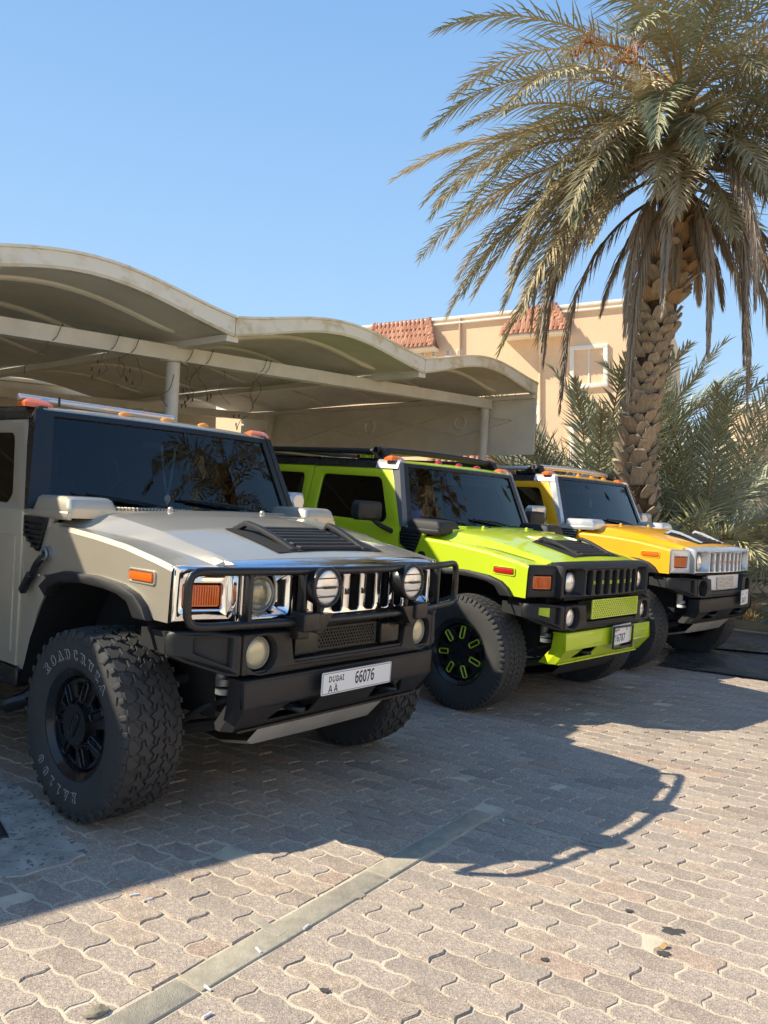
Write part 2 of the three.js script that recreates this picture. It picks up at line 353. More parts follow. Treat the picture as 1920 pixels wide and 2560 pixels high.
{
  const out = [];
  seed = 77;
  const pts = [[-1.13, -3.38], [-1.2, -3.24], [-1.37, -3.1], [-1.7, -2.98], [-2.3, -2.9], [-2.5, -4.2], [-1.95, -4.2], [-1.72, -4.06], [-1.5, -3.82], [-1.3, -3.55]];
  const fine = [];
  pts.forEach((p, i) => { const q = pts[(i + 1) % pts.length]; for (let k = 0; k < 6; k++) { const t = k / 6; fine.push([lerp(p[0], q[0], t) + rr(-0.02, 0.02), -(lerp(p[1], q[1], t) + rr(-0.02, 0.02))]); } });
  mesh('concrete_patch', ext(poly(fine), 0.025, 0.004, 1).rotateX(-Math.PI / 2).translate(0, -0.019, 0), M.rubble, pavement);
  const mortar = [[[0.99, -3.755], [1.1, -3.72], [1.22, -3.67], [1.37, -3.615]], [[0.64, -3.99], [0.72, -3.93], [0.86, -3.83], [0.93, -3.80]], [[-0.40, -2.93], [-0.32, -2.85], [-0.24, -2.80]], [[-0.98, -3.28], [-0.92, -3.2], [-0.84, -3.13]], [[-0.05, -3.1], [0.02, -3.17]], [[-0.30, -2.32], [-0.22, -2.30]]];
  const oil = std([0.075, 0.07, 0.062], 0.7, { map: again(T.mottle, 9) });
  [[1.13, -2.98, 0.03], [1.05, -2.82, 0.018], [0.62, -2.74, 0.012], [1.02, -3.12, 0.012], [-0.1, -2.5, 0.012], [0.9, -2.36, 0.02]].forEach(([x, z, r], i) => { seed = 900 + i; const q = Array.from({ length: 18 }, (_, k) => { const a = k / 18 * 6.283, R = r * rr(0.6, 1.25); return [x + R * 1.5 * Math.cos(a), -(z + R * Math.sin(a))]; }); mesh('oil_spot', ext(poly(q), 0.0012, 0).rotateX(-Math.PI / 2).translate(0, 0.0022, 0), oil, pavement); });
  mortar.forEach((m, i) => mesh('mortar_patch', lump(m, [0.018, 0.016, 0.022, 0.03, 0.02, 0.025][i], 0.006, 40 + i).translate(0, -0.003, 0), M.concrete, pavement));
}
{ // drain grate set in the concrete patch
  const t = thing('drain_grate', 'dark iron drain grate in the pale concrete patch beside the front wheel', 'drain grate', [-1.70, 0.004, -3.50], 0.62);
  obj('frame', [box(0.26, 0.02, 0.025, 0, 0, 0.12, 0.004), box(0.26, 0.02, 0.025, 0, 0, -0.12, 0.004), box(0.025, 0.02, 0.215, 0.118, 0, 0, 0.004), box(0.025, 0.02, 0.215, -0.118, 0, 0, 0.004)], M.plastic, t);
  for (let i = 0; i < 6; i++) obj('bar', box(0.016, 0.016, 0.215, -0.085 + i * 0.034, -0.001, 0, 0.003), M.plastic, t);
}
// small litter
{
  const spots = [[-0.85, -3.03, 0.5, 'white cigarette end lying in the joint left of the edging strip near the shadow line'], [-0.195, -2.866, 1.1, 'white cigarette end lying against the broken pavers left of the edging strip'], [-0.335, -2.70, 2.2, 'white cigarette end on the sand close to the right side of the edging strip'], [-0.455, -2.475, 2.4, 'white cigarette end right of the edging strip, second from the bottom edge'], [-0.43, -2.345, 0.9, 'white cigarette end right of the edging strip, nearest the bottom edge'], [-0.79, -3.0, 0.6, 'white cigarette end touching another in the same paver joint'], [0.66, -3.97, 1.6, 'white cigarette end in shade just past the far end of the edging strip']];
  for (const [x, z, a, label] of spots) {
    const t = thing('cigarette_butt', label, 'cigarette butt', [x, 0.004, z], a, 'cigarette ends lying on the pavers');
    obj('filter', mv(cyl(0.0042, 0.0042, 0.018, 8), 0.008, 0, 0, 0, 0, Math.PI / 2), M.white, t); obj('paper', mv(cyl(0.004, 0.0036, 0.014, 8), -0.008, 0, 0, 0, 0, Math.PI / 2), M.white, t);
  }
  seed = 5;
  const ch = bend(new THREE.IcosahedronGeometry(0.024, 2), v => { v.multiplyScalar(0.85 + 0.3 * hash(Math.round(v.x * 90), Math.round(v.z * 90), 3)); v.x *= 1.5; v.y *= 0.4; });
  const o = obj('stone_chip', ch, std([0.66, 0.64, 0.58], 0.9, { map: again(T.concrete, 6) }), scene, 0.3); o.position.set(-0.745, 0.004, -2.335); o.rotation.y = 0.9; tag(o, 'pale chip of stone wedged beside the near end of the edging strip', 'stone');
  const leaf = obj('dry_leaf', bend(new THREE.PlaneGeometry(0.045, 0.022, 6, 3).rotateX(-Math.PI / 2), v => { v.y = 0.006 + 0.006 * Math.sin(v.x * 120); v.z *= 1 - Math.pow(Math.abs(v.x) / 0.0235, 2); }), std([0.35, 0.22, 0.08], 0.8, { side: THREE.DoubleSide }), scene); leaf.position.set(1.06, 0.002, -2.86); leaf.rotation.y = 0.5; tag(leaf, 'curled brown dry leaf lying on the sunlit pavers at right', 'leaf');
}

// ---------------------------------------------------------------- the off-roaders
const GC = {};
const cached = (key, fn, crease) => GC[key] ??= fin(fn(), crease);
function roundPoly(pts, r, seg = 3) {
  const o = [], n = pts.length;
  pts.forEach((p, i) => {
    const a = pts[(i + n - 1) % n], b = pts[(i + 1) % n], la = Math.hypot(a[0] - p[0], a[1] - p[1]), lb = Math.hypot(b[0] - p[0], b[1] - p[1]), k = Math.min(r, la / 2.1, lb / 2.1);
    const s = [p[0] + (a[0] - p[0]) / la * k, p[1] + (a[1] - p[1]) / la * k], e = [p[0] + (b[0] - p[0]) / lb * k, p[1] + (b[1] - p[1]) / lb * k];
    for (let j = 0; j <= seg; j++) { const t = j / seg, u = 1 - t; o.push([u * u * s[0] + 2 * u * t * p[0] + t * t * e[0], u * u * s[1] + 2 * u * t * p[1] + t * t * e[1]]); }
  });
  return o;
}
const ridgeY = tab([-0.6, 1.352], [-0.39, 1.345], [-0.178, 1.331], [0.132, 1.285], [0.309, 1.243], [0.448, 1.218], [0.562, 1.19], [0.63, 1.172]);
const crownY = tab([-0.34, 1.378], [-0.1, 1.357], [0.153, 1.322], [0.35, 1.282], [0.55, 1.229], [0.64, 1.203]);
const creaseY = tab([-0.6, 1.277], [-0.515, 1.276], [-0.3, 1.271], [-0.08, 1.254], [0.155, 1.229], [0.40, 1.187], [0.52, 1.162]);
const archY = tab([-0.6, 1.02], [-0.41, 1.037], [-0.28, 1.066], [-0.02, 1.071], [0.19, 1.055], [0.303, 1.024], [0.365, 0.982], [0.395, 0.935], [0.41, 0.93], [0.6, 0.928]);
const ridgeX = z => lerp(0.775, 0.70, clamp((z + 0.35) / 0.92, 0, 1));
const hoodF = x => 0.63 - 0.07 * (x / 0.7) ** 2;
const hoodTop = (x, z) => lerp(crownY(z), ridgeY(z), Math.min(1, Math.abs(x) / ridgeX(z)) ** 2.2);
function hoodGeo() {
  const cols = [];
  for (const x of [0, 0.15, 0.3, 0.45, 0.58, 0.66]) cols.push([-0.34, hoodF(x), z => [x * (ridgeX(z) / 0.72), hoodTop(x, z)]]);
  cols.push([-0.34, hoodF(0.69), z => [ridgeX(z) - 0.012, ridgeY(z) + 0.001]]);
  cols.push([-0.35, 0.545, z => [ridgeX(z) + 0.004, ridgeY(z) - 0.007]]);
  const mid = z => clamp((z + 0.5) / 1.02, 0, 1);
  cols.push([-0.47, 0.52, z => [lerp(0.935, 0.735, mid(z) ** 0.85), lerp(creaseY(z) + 0.012, creaseY(z) + 0.006, mid(z))]]);
  cols.push([-0.50, 0.512, z => [lerp(0.938, 0.76, mid(z) ** 0.85), creaseY(z) + lerp(0.006, 0.003, mid(z))]]);
  cols.push([-0.54, 0.508, z => [0.934, creaseY(z) + 0.001]]);
  cols.push([-0.555, 0.507, z => [0.944, creaseY(z) - 0.007]]);
  cols.push([-0.565, 0.507, z => [0.949, creaseY(z) - 0.02]]);
  for (const f of [0.2, 0.45, 0.7, 0.9, 1]) cols.push([-0.575, 0.505, z => { const t = creaseY(z) - 0.02, b = archY(z); return [0.949 + 0.006 * f, lerp(t, b, f)]; }]);
  cols.push([-0.575, 0.505, z => [0.90, archY(z) + 0.004]]);
  const N = 46, rows = [];
  for (let i = 0; i <= N; i++) { const t = i / N; rows.push(cols.map(([a, b, f]) => { const z = lerp(a, b, t), q = f(z); return [q[0], q[1], z]; })); }
  const half = loft(rows, { flip: true });
  const rear = rows[0]; // thickness along the rear edge
  const lip = loft([rear, rear.map(p => [p[0] * 0.985, p[1] - 0.02, p[2] + 0.012])]);
  const front = rows[N].slice(0, 10), lip2 = loft([front, front.map(p => [p[0] * 0.998, p[1] - 0.045, p[2] - 0.004])]);
  return [half, mir(half), lip, mir(lip), lip2, mir(lip2)];
}
const WS = (u, v) => [u * lerp(0.962, 0.846, v), lerp(1.335, 1.868, v), lerp(-0.712, -0.905, v) + 0.065 * (1 - u * u)];
function wsSlab(u0, u1, v0, v1, off, th, nu = 10, nv = 4) {
  const rows = [];
  for (let i = 0; i <= nu; i++) {
    const u = lerp(u0, u1, i / nu), ring = [];
    const pt = (v, o) => { const p = WS(u, v); return [p[0], p[1] + 0.34 * o, p[2] + 0.94 * o]; };
    for (let j = 0; j <= nv; j++) ring.push(pt(lerp(v0, v1, j / nv), off));
    for (let j = nv; j >= 0; j--) ring.push(pt(lerp(v0, v1, j / nv), off - th));
    rows.push(ring);
  }
  return loft(rows, { closed: true, cap: true });
}
const sideX = y => y > 1.335 ? 0.962 - (y - 1.335) * 0.2176 : 0.962 - (1.335 - y) * 0.01;
const sidePanel = (pts, holes, th, bevel = 0.006, out = 0) => bend(ext(poly(pts, holes), th, bevel), v => { const z = v.x, y = v.y, d = v.z; v.set(-(sideX(y) + out - d), y, z); });
const winF = roundPoly([[-1.062, 1.742], [-0.905, 1.41], [-0.935, 1.365], [-1.74, 1.38], [-1.79, 1.43], [-1.79, 1.748]], 0.05);
const winR = roundPoly([[-2.03, 1.748], [-2.0, 1.40], [-2.05, 1.375], [-2.72, 1.375], [-2.76, 1.748]], 0.05);
const winQ = roundPoly([[-2.98, 1.745], [-2.98, 1.39], [-3.62, 1.39], [-3.58, 1.745]], 0.05);
// tread: interlocking blocks wrapped round the tyre
function tyreGeo(kind) {
  const R = 0.437, half = 0.1575, N = kind === 'block' ? 37 : 62, pitch = 2 * Math.PI * R / N, deep = kind === 'block' ? 0.013 : 0.008;
  const out = [], prof = [];
  const base = R - deep;
  for (const [a, r] of [[-0.118, 0.238], [-0.135, 0.245], [-0.149, 0.275], [-0.157, 0.33], [-0.1545, 0.375], [-0.146, 0.405], [-0.136, base - 0.006], [-0.12, base - 0.001], [-0.06, base], [0, base + 0.001], [0.06, base], [0.12, base - 0.001], [0.136, base - 0.006], [0.146, 0.405], [0.1545, 0.375], [0.157, 0.33], [0.149, 0.275], [0.135, 0.245], [0.118, 0.238]]) prof.push(new THREE.Vector2(r, a));
  out.push(fin(new THREE.LatheGeometry(prof, 96).rotateZ(-Math.PI / 2), 0.9));
  const zig = (k, s) => { const ph = k * 0.37, t = ((s / pitch + ph) % 1 + 1) % 1; return (k === 0 || k === 5 ? 0.002 : kind === 'block' ? 0.0125 : 0.004) * (t < 0.35 ? -1 : t < 0.5 ? lerp(-1, 1, (t - 0.35) / 0.15) : t < 0.85 ? 1 : lerp(1, -1, (t - 0.85) / 0.15)); };
  const cols = kind === 'block' ? [-0.139, -0.092, -0.032, 0.028, 0.09, 0.139] : [-0.139, -0.088, -0.031, 0.031, 0.088, 0.139];
  const wrapBlock = (pts, top, low, gap) => {
    const q = inset(pts, gap + 0.0011), b = inset(pts, gap), n = q.length;
    const tri = THREE.ShapeUtils.triangulateShape(q.map(p => new THREE.Vector2(...p)), []), pos = [], idx = [];
    const put = (p, h) => { const th = p[0] / R, r = h - 0.011 * (p[1] / 0.139) ** 2; pos.push([p[1], r * Math.cos(th), r * Math.sin(th)]); };
    q.forEach(p => put(p, top)); tri.forEach(([a, c, d]) => idx.push(a, c, d));
    q.forEach(p => put(p, top)); b.forEach(p => put(p, top - 0.0012)); b.forEach(p => put(p, low));
    for (let r = 1; r < 3; r++) for (let i = 0; i < n; i++) { const a = r * n + i, c = r * n + (i + 1) % n; idx.push(a, a + n, c, c, a + n, c + n); }
    return tris(pos, idx);
  };
  const blocks = [];
  for (let k = 0; k < 5; k++) for (let i = 0; i < N; i++) {
    const s0 = (i + [0, 0.45, 0.1, 0.6, 0.2][k]) * pitch, s1 = s0 + pitch, m = 0.5;
    const v = kind === 'block' ? (i * 7 + k * 3) % 3 - 1 : 0, sh = v * 0.06 * pitch;
    const A = s => { // cross boundary: a stepped line, so that the blocks are Z shaped
      const xl = cols[k] + zig(k, s), xr = cols[k + 1] + zig(k + 1, s), g = k % 4 === 0 ? 0.12 : k === 2 ? -0.5 : 0.5, j = kind === 'block' ? 0.06 * Math.sin(i * 2.3 + k) : 0;
      return [[s, xl], [s + (0.08 + j) * Math.sign(g) * pitch, lerp(xl, xr, 0.40)], [s + (g - 0.06 * Math.sign(g)) * pitch, lerp(xl, xr, 0.60 - j)], [s + g * pitch, xr]];
    };
    const a = A(s0 + 0), b = A(s1 + 0);
    const L = [0.35, 0.5, 0.85].map(t => s0 + pitch * t).map(s => [s, cols[k] + zig(k, s)]);
    const r0 = a[3][0], r1 = b[3][0], Rr = [0.25, 0.5, 0.75].map(t => lerp(r0, r1, t)).map(s => [s, cols[k + 1] + zig(k + 1, s)]);
    const pts = [...a, ...Rr, ...b.slice().reverse(), ...L.slice().reverse()];
    blocks.push(wrapBlock(pts, R + sh * 0.02, base - 0.006, kind === 'block' ? 0.0050 : 0.0026));
  }
  // shoulder lugs down the sidewall
  for (const s of [-1, 1]) for (let i = 0; i < N; i++) {
    const th = (i + (s > 0 ? 0.5 : 0)) * pitch / R, long = i % 2;
    const g = box(0.012, long ? 0.045 : 0.03, 0.024, s * 0.1455, long ? 0.407 : 0.412, 0, 0.003, 0, 0, s * 0.22);
    blocks.push(g.index ? g.rotateX(th) : g.rotateX(th));
    if (kind === 'block') blocks.push(box(0.01, 0.010, 0.036, s * 0.1515, 0.383, 0.012, 0.002, long ? 0.5 : -0.4).rotateX(th));
  }
  out.push(fin(blocks, 0.5));
  return out;
}
function rimGeo() {
  const p = (a, r) => new THREE.Vector2(r, a);
  const barrel = new THREE.LatheGeometry([p(-0.13, 0.236), p(-0.125, 0.225), p(-0.10, 0.212), p(0.0, 0.200), p(0.09, 0.207), p(0.118, 0.218), p(0.130, 0.234), p(0.139, 0.246), p(0.1395, 0.253), p(0.135, 0.257), p(0.12, 0.255)], 72).rotateZ(-Math.PI / 2);
  const holes = [];
  for (let i = 0; i < 7; i++) { const a0 = (i + 0.5) / 7 * Math.PI * 2, w = 0.19, q = []; for (let j = 0; j <= 5; j++) q.push([0.185 * Math.cos(a0 - w + 2 * w * j / 5), 0.185 * Math.sin(a0 - w + 2 * w * j / 5)]); for (let j = 5; j >= 0; j--) q.push([0.128 * Math.cos(a0 + (-w + 2 * w * j / 5) * 0.8), 0.128 * Math.sin(a0 + (-w + 2 * w * j / 5) * 0.8)]); holes.push(roundPoly(q, 0.008)); }
  const disc = bend(ext(poly(circ(0, 0, 0.206, 56), holes), 0.024, 0.004), v => { const r = Math.hypot(v.x, v.y); v.set(v.z + 0.078 + 0.022 * (1 - r / 0.206), v.y, -v.x); });
  const drum = mv(cyl(0.19, 0.19, 0.05, 40), 0.045, 0, 0, 0, 0, Math.PI / 2);
  return [barrel, disc, drum];
}
function loopTrim(i, L = 0.096, W = 0.042) { // raised outline round the slot of a spoke
  const a = i / 7 * Math.PI * 2 + 0.15, s = poly(rrect(0, 0, L, W, 0.013, 3), [rrect(0, 0, L - 0.014, W - 0.015, 0.008, 3)]);
  return bend(ext(s, 0.014, 0.003, 1), v => { const r = 0.152 + v.x, t = v.y, z = v.z + 0.100 + 0.022 * (1 - r / 0.206); v.set(z, r * Math.sin(a) + t * Math.cos(a), -(r * Math.cos(a) - t * Math.sin(a))); });
}
function arcText(str, r, mid, size, flip) { // letters standing round the sidewall; outline pale, face dark
  const outer = [], inner = [], n = str.length, step = 0.0655 / r;
  [...str].forEach((ch, i) => {
    const th = mid + (i - (n - 1) / 2) * step * (flip ? -1 : 1);
    for (const [list, bev, d, off] of [[outer, 0.0024, 0.0012, 0], [inner, 0, 0.0016, 0.0012]]) {
      const g = text(ch, size, d, fontS, bev); if (flip) g.rotateZ(Math.PI);
      g.translate(0, r, off); g.rotateZ(-th);
      list.push(bend(g, v => { const rr_ = Math.hypot(v.x, v.y), a = lerp(0.1495, 0.1585, clamp((rr_ - 0.275) / 0.055, 0, 1)) - (rr_ > 0.33 ? (rr_ - 0.33) * 0.06 : 0); v.set(a + v.z, v.y, -v.x); }));
    }
  });
  return [outer, inner];
}
function plateTex(w, h, draw) {
  const c = document.createElement('canvas'); c.width = w; c.height = h; const g = c.getContext('2d');
  g.fillStyle = '#e8e8e6'; g.fillRect(0, 0, w, h); g.fillStyle = '#111'; g.strokeStyle = '#111'; draw(g);
  const t = new THREE.CanvasTexture(c); t.colorSpace = THREE.SRGBColorSpace; return t;
}
const squash = (g, s, x, y, font, sx) => { g.save(); g.translate(x, y); g.scale(sx, 1); g.font = font; g.fillText(s, 0, 0); g.restore(); };
function plateMesh(w, h, d, t, parent) {
  const g = ext(poly(rrect(0, 0, w, h, 0.008)), d, 0.001, 1);
  const p = mesh('number_plate', g, M.white, parent);
  const f = new THREE.PlaneGeometry(w - 0.006, h - 0.006); f.translate(0, 0, d + 0.0006);
  const face = new THREE.Mesh(f, std([1, 1, 1], 0.45, { map: t })); face.name = 'lettering'; face.receiveShadow = true; p.add(face);
  return p;
}

function offroader(S) {
  const root = thing('off_road_car', S.label, 'car', [S.pos[0], 0, S.pos[1]], S.yaw, 'off-road cars parked in a row');
  const P = (name, key, fn, m, parent = root, crease) => { const o = mesh(name, cached(key, fn, crease), m, parent); if (parent === root) { o.position.y = S.lift; o.rotation.x = -S.pitch; } return o; };
  // bonnet and wings in one piece
  const hood = P('bonnet', 'hood', hoodGeo, S.paint, root, 0.22);
  const onHood = (x, z, up = 0) => [x, hoodTop(x, z) + up, z];
  const vent = P('bonnet_vent', 'ventpan', () => { // dark well let into the bonnet
    const rows = []; for (let i = 0; i <= 8; i++) { const z = lerp(0.17, 0.548, i / 8), w = lerp(0.40, 0.385, i / 8); rows.push([-w, -w * 0.6, -0.1, 0.1, w * 0.6, w].map(x => onHood(x, z, 0.004))); }
    return loft(rows, { flip: true });
  }, M.dark);
  for (let i = 0; i < 7; i++) P('vent_slat', 'slat' + i, () => { const z = lerp(0.205, 0.515, i / 6), w = 0.225; return bend(new RoundedBoxGeometry(w * 2, 0.016, 0.038, 2, 0.005, 1), v => { const t = v.z; v.y += hoodTop(v.x, z) + 0.008 - t * 0.12; v.z += z; }); }, S.ventMat ?? M.plastic, vent);
  for (const s of [-1, 1]) {
    P('vent_handle', 'vh' + s, () => { const a = [[0.33, 0.165, 0.0], [0.30, 0.215, 0.044], [0.285, 0.30, 0.040], [0.272, 0.40, 0.026], [0.262, 0.53, 0.004]];
      const rows = a.map(([x, z, u]) => { const y = hoodTop(x, z) + u; return [[s * (x - 0.018), y + 0.006, z], [s * (x + 0.018), y + 0.006, z + 0.004], [s * (x + 0.021), y - 0.004, z + 0.004], [s * (x + 0.02), y - 0.018, z + 0.01], [s * (x - 0.02), y - 0.018, z + 0.006], [s * (x - 0.021), y - 0.004, z]]; });
      return loft(rows, { closed: true, cap: true }); }, S.handle ?? M.plastic, vent, 0.5);
    P('vent_side', 'vs' + s, () => loft([[0.24, 0.30, 0.008], [0.262, 0.53, 0.006], [0.30, 0.54, 0.006]].map(([x, z, u]) => [[s * (x - 0.008), hoodTop(x, z) + u, z], [s * (x + 0.012), hoodTop(x, z) + u + 0.004, z]])), S.handle ?? M.plastic, vent);
  }
  // cowl, air boxes, wipers
  P('cowl', 'cowl', () => bend(new THREE.BoxGeometry(1.86, 0.03, 0.37, 12, 1, 2), v => { const u = v.x / 0.93; v.y += 1.352 - 0.012 * u * u; v.z = -0.515 + v.z + 0.03 * (1 - u * u); if (Math.abs(v.x) > 0.8 && v.z > -0.36) v.z -= 0.1; }), S.paint);
  for (const s of [-1, 1]) {
    P('cowl_grille', 'cgr' + s, () => Array.from({ length: 22 }, (_, i) => box(0.007, 0.012, 0.15, s * (0.13 + i * 0.022), 1.371, -0.52, 0.002)), S.cowlMat ?? S.paint);
    P('air_box', 'ab' + s, () => {
      const ring = (x0, x1, z0, z1, y, r) => rrect((x0 + x1) / 2, (z0 + z1) / 2, x1 - x0, z1 - z0, r).map(p => [s * p[0], y, p[1]]);
      return loft([ring(0.675, 0.948, -0.675, -0.325, 1.318, 0.03), ring(0.675, 0.948, -0.675, -0.325, 1.364, 0.03), ring(0.69, 0.936, -0.668, -0.345, 1.408, 0.032), ring(0.705, 0.922, -0.66, -0.362, 1.420, 0.03), ring(0.73, 0.90, -0.64, -0.385, 1.4235, 0.03)], { closed: true, cap: true });
    }, S.boxMat ?? S.paint, root, 0.5);
    P('air_box_skirt', 'abs' + s, () => mv(new RoundedBoxGeometry(0.03, 0.042, 0.40, 2, 0.008), s * 0.938, 1.327, -0.53), S.skirtMat ?? S.boxMat ?? S.paint);
    const w = P('wiper', 'wip' + s, () => { const x0 = s > 0 ? 0.62 : -0.05, a = WS(x0 / 0.95, 0.02), b = WS((x0 - 0.36) / 0.95, 0.10), c = WS((x0 - 0.60) / 0.95, s > 0 ? 0.13 : 0.15);
      const off = (p, k) => [p[0], p[1] + 0.34 * k + 0.012, p[2] + 0.94 * k]; return [tube([off(a, 0.03), off(b, 0.045), off(c, 0.03)], 0.007, 14, 6), tube([off(WS((x0 - 0.18) / 0.95, 0.065), 0.018), off(b, 0.02), off(WS((x0 - 0.68) / 0.95, 0.15), 0.018)], 0.008, 14, 5)]; }, M.black);
    P('washer_nozzle', 'wn' + s, () => mv(new THREE.SphereGeometry(0.016, 10, 8), s * 0.33 - 0.03, 1.378, -0.33), S.paint);
  }
  // windscreen
  P('windscreen_frame', 'wsf', () => [wsSlab(-0.945, -0.885, 0, 1, 0.012, 0.03, 2, 6), wsSlab(0.885, 0.945, 0, 1, 0.012, 0.03, 2, 6), wsSlab(-0.885, 0.885, 0.945, 1, 0.012, 0.03, 14, 1), wsSlab(-0.885, 0.885, 0, 0.06, 0.010, 0.03, 14, 1)], M.black);
  P('pillar', 'pilR', () => wsSlab(-1.0, -0.945, 0.02, 1, 0.016, 0.07, 2, 6), S.pillar);
  P('pillar', 'pilL', () => wsSlab(0.945, 1.0, 0.02, 1, 0.016, 0.07, 2, 6), S.pillar);
  P('windscreen', 'ws', () => { const rows = []; for (let i = 0; i <= 16; i++) rows.push(Array.from({ length: 7 }, (_, j) => WS(lerp(-0.89, 0.89, i / 16), lerp(0.05, 0.95, j / 6)))); return loft(rows); }, M.glass, root, null);
  // roof
  P('roof', 'roof', () => { const rows = []; for (let i = 0; i <= 14; i++) { const x = lerp(-0.80, 0.80, i / 14), b = 0.065 * (1 - (x / 0.8) ** 2); rows.push([[x, 1.868, -0.895 + b], [x, 1.882, -0.905 + b], [x, 1.893 + 0.01 * (1 - (x / 0.8) ** 2), -0.95 + b], [x, 1.905 + 0.015 * (1 - (x / 0.8) ** 2), -1.5], [x, 1.905 + 0.015 * (1 - (x / 0.8) ** 2), -3.6], [x, 1.87, -3.78], [x, 1.80, -3.80]]); } return loft(rows); }, S.roofMat ?? S.paint, root, 0.5);
  for (const s of [-1, 1]) P('roof_gutter', 'gut' + s, () => loft([[-0.90, 0.0], [-1.0, 0.0], [-3.7, 0], [-3.8, -0.02]].map(([z, d]) => [[s * 0.862, 1.822 + d, z], [s * 0.845, 1.868 + d, z], [s * 0.815, 1.893 + d, z - 0.01], [s * 0.77, 1.893 + d, z - 0.01], [s * 0.77, 1.82 + d, z]]), { closed: true, cap: true }), S.gutter ?? M.black, root, 0.5);
  if (S.gutterTip) for (const s of [-1, 1]) P('gutter_tip', 'gtip' + s, () => loft([-0.885, -1.14].map(z => [[s * 0.867, 1.819, z], [s * 0.849, 1.870, z], [s * 0.818, 1.897, z - 0.01], [s * 0.77, 1.897, z - 0.01], [s * 0.77, 1.818, z]]), { closed: true, cap: true }), S.gutterTip);
  const lampAt = [[-0.80, 1.885, -0.955], [0.80, 1.885, -0.955], [-0.287, 1.893, -0.90], [0.287, 1.893, -0.90], [0, 1.894, -0.893]];
  lampAt.forEach(([x, y, z], i) => P('roof_lamp', 'rl' + i, () => i < 2
    ? loft([[0.085, 0.0, 0.05], [0.083, 0.022, 0.046], [0.058, 0.042, 0.026], [0.05, 0.045, 0.02]].map(([w, h, d]) => rrect(0, 0, w * 2, d * 2, 0.012, 2).map(p => [x + p[0], y + h, z - 0.035 + p[1]])), { closed: true, cap: true })
    : bend(new THREE.SphereGeometry(1, 14, 10), v => { v.set(x + v.x * 0.045, y + 0.008 + Math.max(0, v.y) * 0.026, z - 0.02 + v.z * 0.03); }), i < 2 ? M.amber : S.topLamp ?? M.ambertop));
  // sides: doors with window openings, wing behind the arch, quarter
  const door = (name, key, fn) => P(name, key, fn, S.paint);
  for (const s of [-1, 1]) {
    const sd = g => s < 0 ? g : mir(g), k = s < 0 ? 'R' : 'L';
    const fd = door('front_door', 'fd' + k, () => [sd(sidePanel([[-0.735, 1.321], [-0.722, 1.338], [-0.955, 1.822], [-1.915, 1.822], [-1.915, 1.321]], [winF], 0.05, 0.012, -0.0015)), sd(sidePanel([[-0.752, 0.53], [-0.74, 1.347], [-1.915, 1.347], [-1.915, 0.53]], [], 0.05, 0.012)),
      sd(sidePanel([[-0.80, 0.60], [-0.80, 1.20], [-1.86, 1.20], [-1.86, 0.60]], [], 0.02, 0.006, 0.008))]);
    P('door_handle', 'dh' + k, () => sd(box(0.02, 0.05, 0.16, -0.985, 1.19, -1.72, 0.008)), M.black, fd);
    P('window_glass', 'wg1' + k, () => sd(sidePanel(inset(winF, -0.012), [], 0.004, 0, -0.022)), M.sideglass, fd);
    const rd = door('rear_door', 'rd' + k, () => [sd(sidePanel([[-1.925, 1.321], [-1.925, 1.822], [-2.86, 1.822], [-2.86, 1.321]], [winR], 0.05, 0.008, -0.0015)), sd(sidePanel([[-1.925, 0.53], [-1.925, 1.347], [-2.6, 1.347], [-2.6, 0.9], [-2.5, 0.53]], [], 0.05, 0.012))]);
    P('window_glass', 'wg2' + k, () => sd(sidePanel(inset(winR, -0.012), [], 0.004, 0, -0.022)), M.sideglass, rd);
    P('rear_quarter', 'rq' + k, () => [sd(sidePanel([[-2.87, 1.321], [-2.87, 1.822], [-3.76, 1.822], [-3.82, 1.321]], [winQ], 0.05, 0.008, -0.0015)), sd(sidePanel([[-2.61, 1.347], [-2.61, 1.04], [-2.75, 1.08], [-3.5, 1.08], [-3.66, 0.92], [-3.72, 0.6], [-3.9, 0.6], [-3.88, 1.347]], [], 0.05, 0.01)), sd(sidePanel(inset(winQ, -0.012), [], 0.004, 0, -0.022))], S.paint);
    P('wing_panel', 'wp' + k, () => sd(sidePanel([[-0.742, 0.52], [-0.742, 1.33], [-0.46, 1.33], [-0.545, 1.20], [-0.545, 1.03], [-0.478, 0.986], [-0.574, 0.83], [-0.663, 0.597], [-0.70, 0.52]].map(p => [p[0], p[1]]), [], 0.04, 0.006, -0.012)), S.paint);
    const sv = P('side_vent', 'sv' + k, () => { const o = [[-0.728, 1.312], [-0.50, 1.308], [-0.566, 1.137], [-0.59, 1.137], [-0.72, 1.21]]; return [sd(sidePanel(roundPoly(o, 0.012), [inset(roundPoly(o, 0.012), 0.014)], 0.03, 0.003, 0.004)), sd(sidePanel(inset(o, 0.01), [], 0.004, 0, -0.008))]; }, M.black);
    for (let i = 0; i < 6; i++) P('vent_fin', 'vf' + i + k, () => { const y = 1.292 - i * 0.026, z0 = -0.715 + Math.max(0, i - 3) * 0.038, z1 = -0.512 - i * 0.009; return sd(box(0.024, 0.008, z1 - z0, -sideX(y) + 0.002, y, (z0 + z1) / 2, 0.002, 0, 0, 0.5)); }, S.finMat ?? M.plastic, sv);
    P('rocker', 'ro' + k, () => sd(box(0.08, 0.10, 1.78, -0.93, 0.475, -1.6, 0.02)), M.black);
    P('side_step', 'ss' + k, () => sd(tube([[-0.85, 0.40, -0.70], [-0.98, 0.33, -0.78], [-0.99, 0.33, -1.5], [-0.98, 0.33, -2.4], [-0.85, 0.40, -2.5]], 0.042, 24, 10)), M.black);
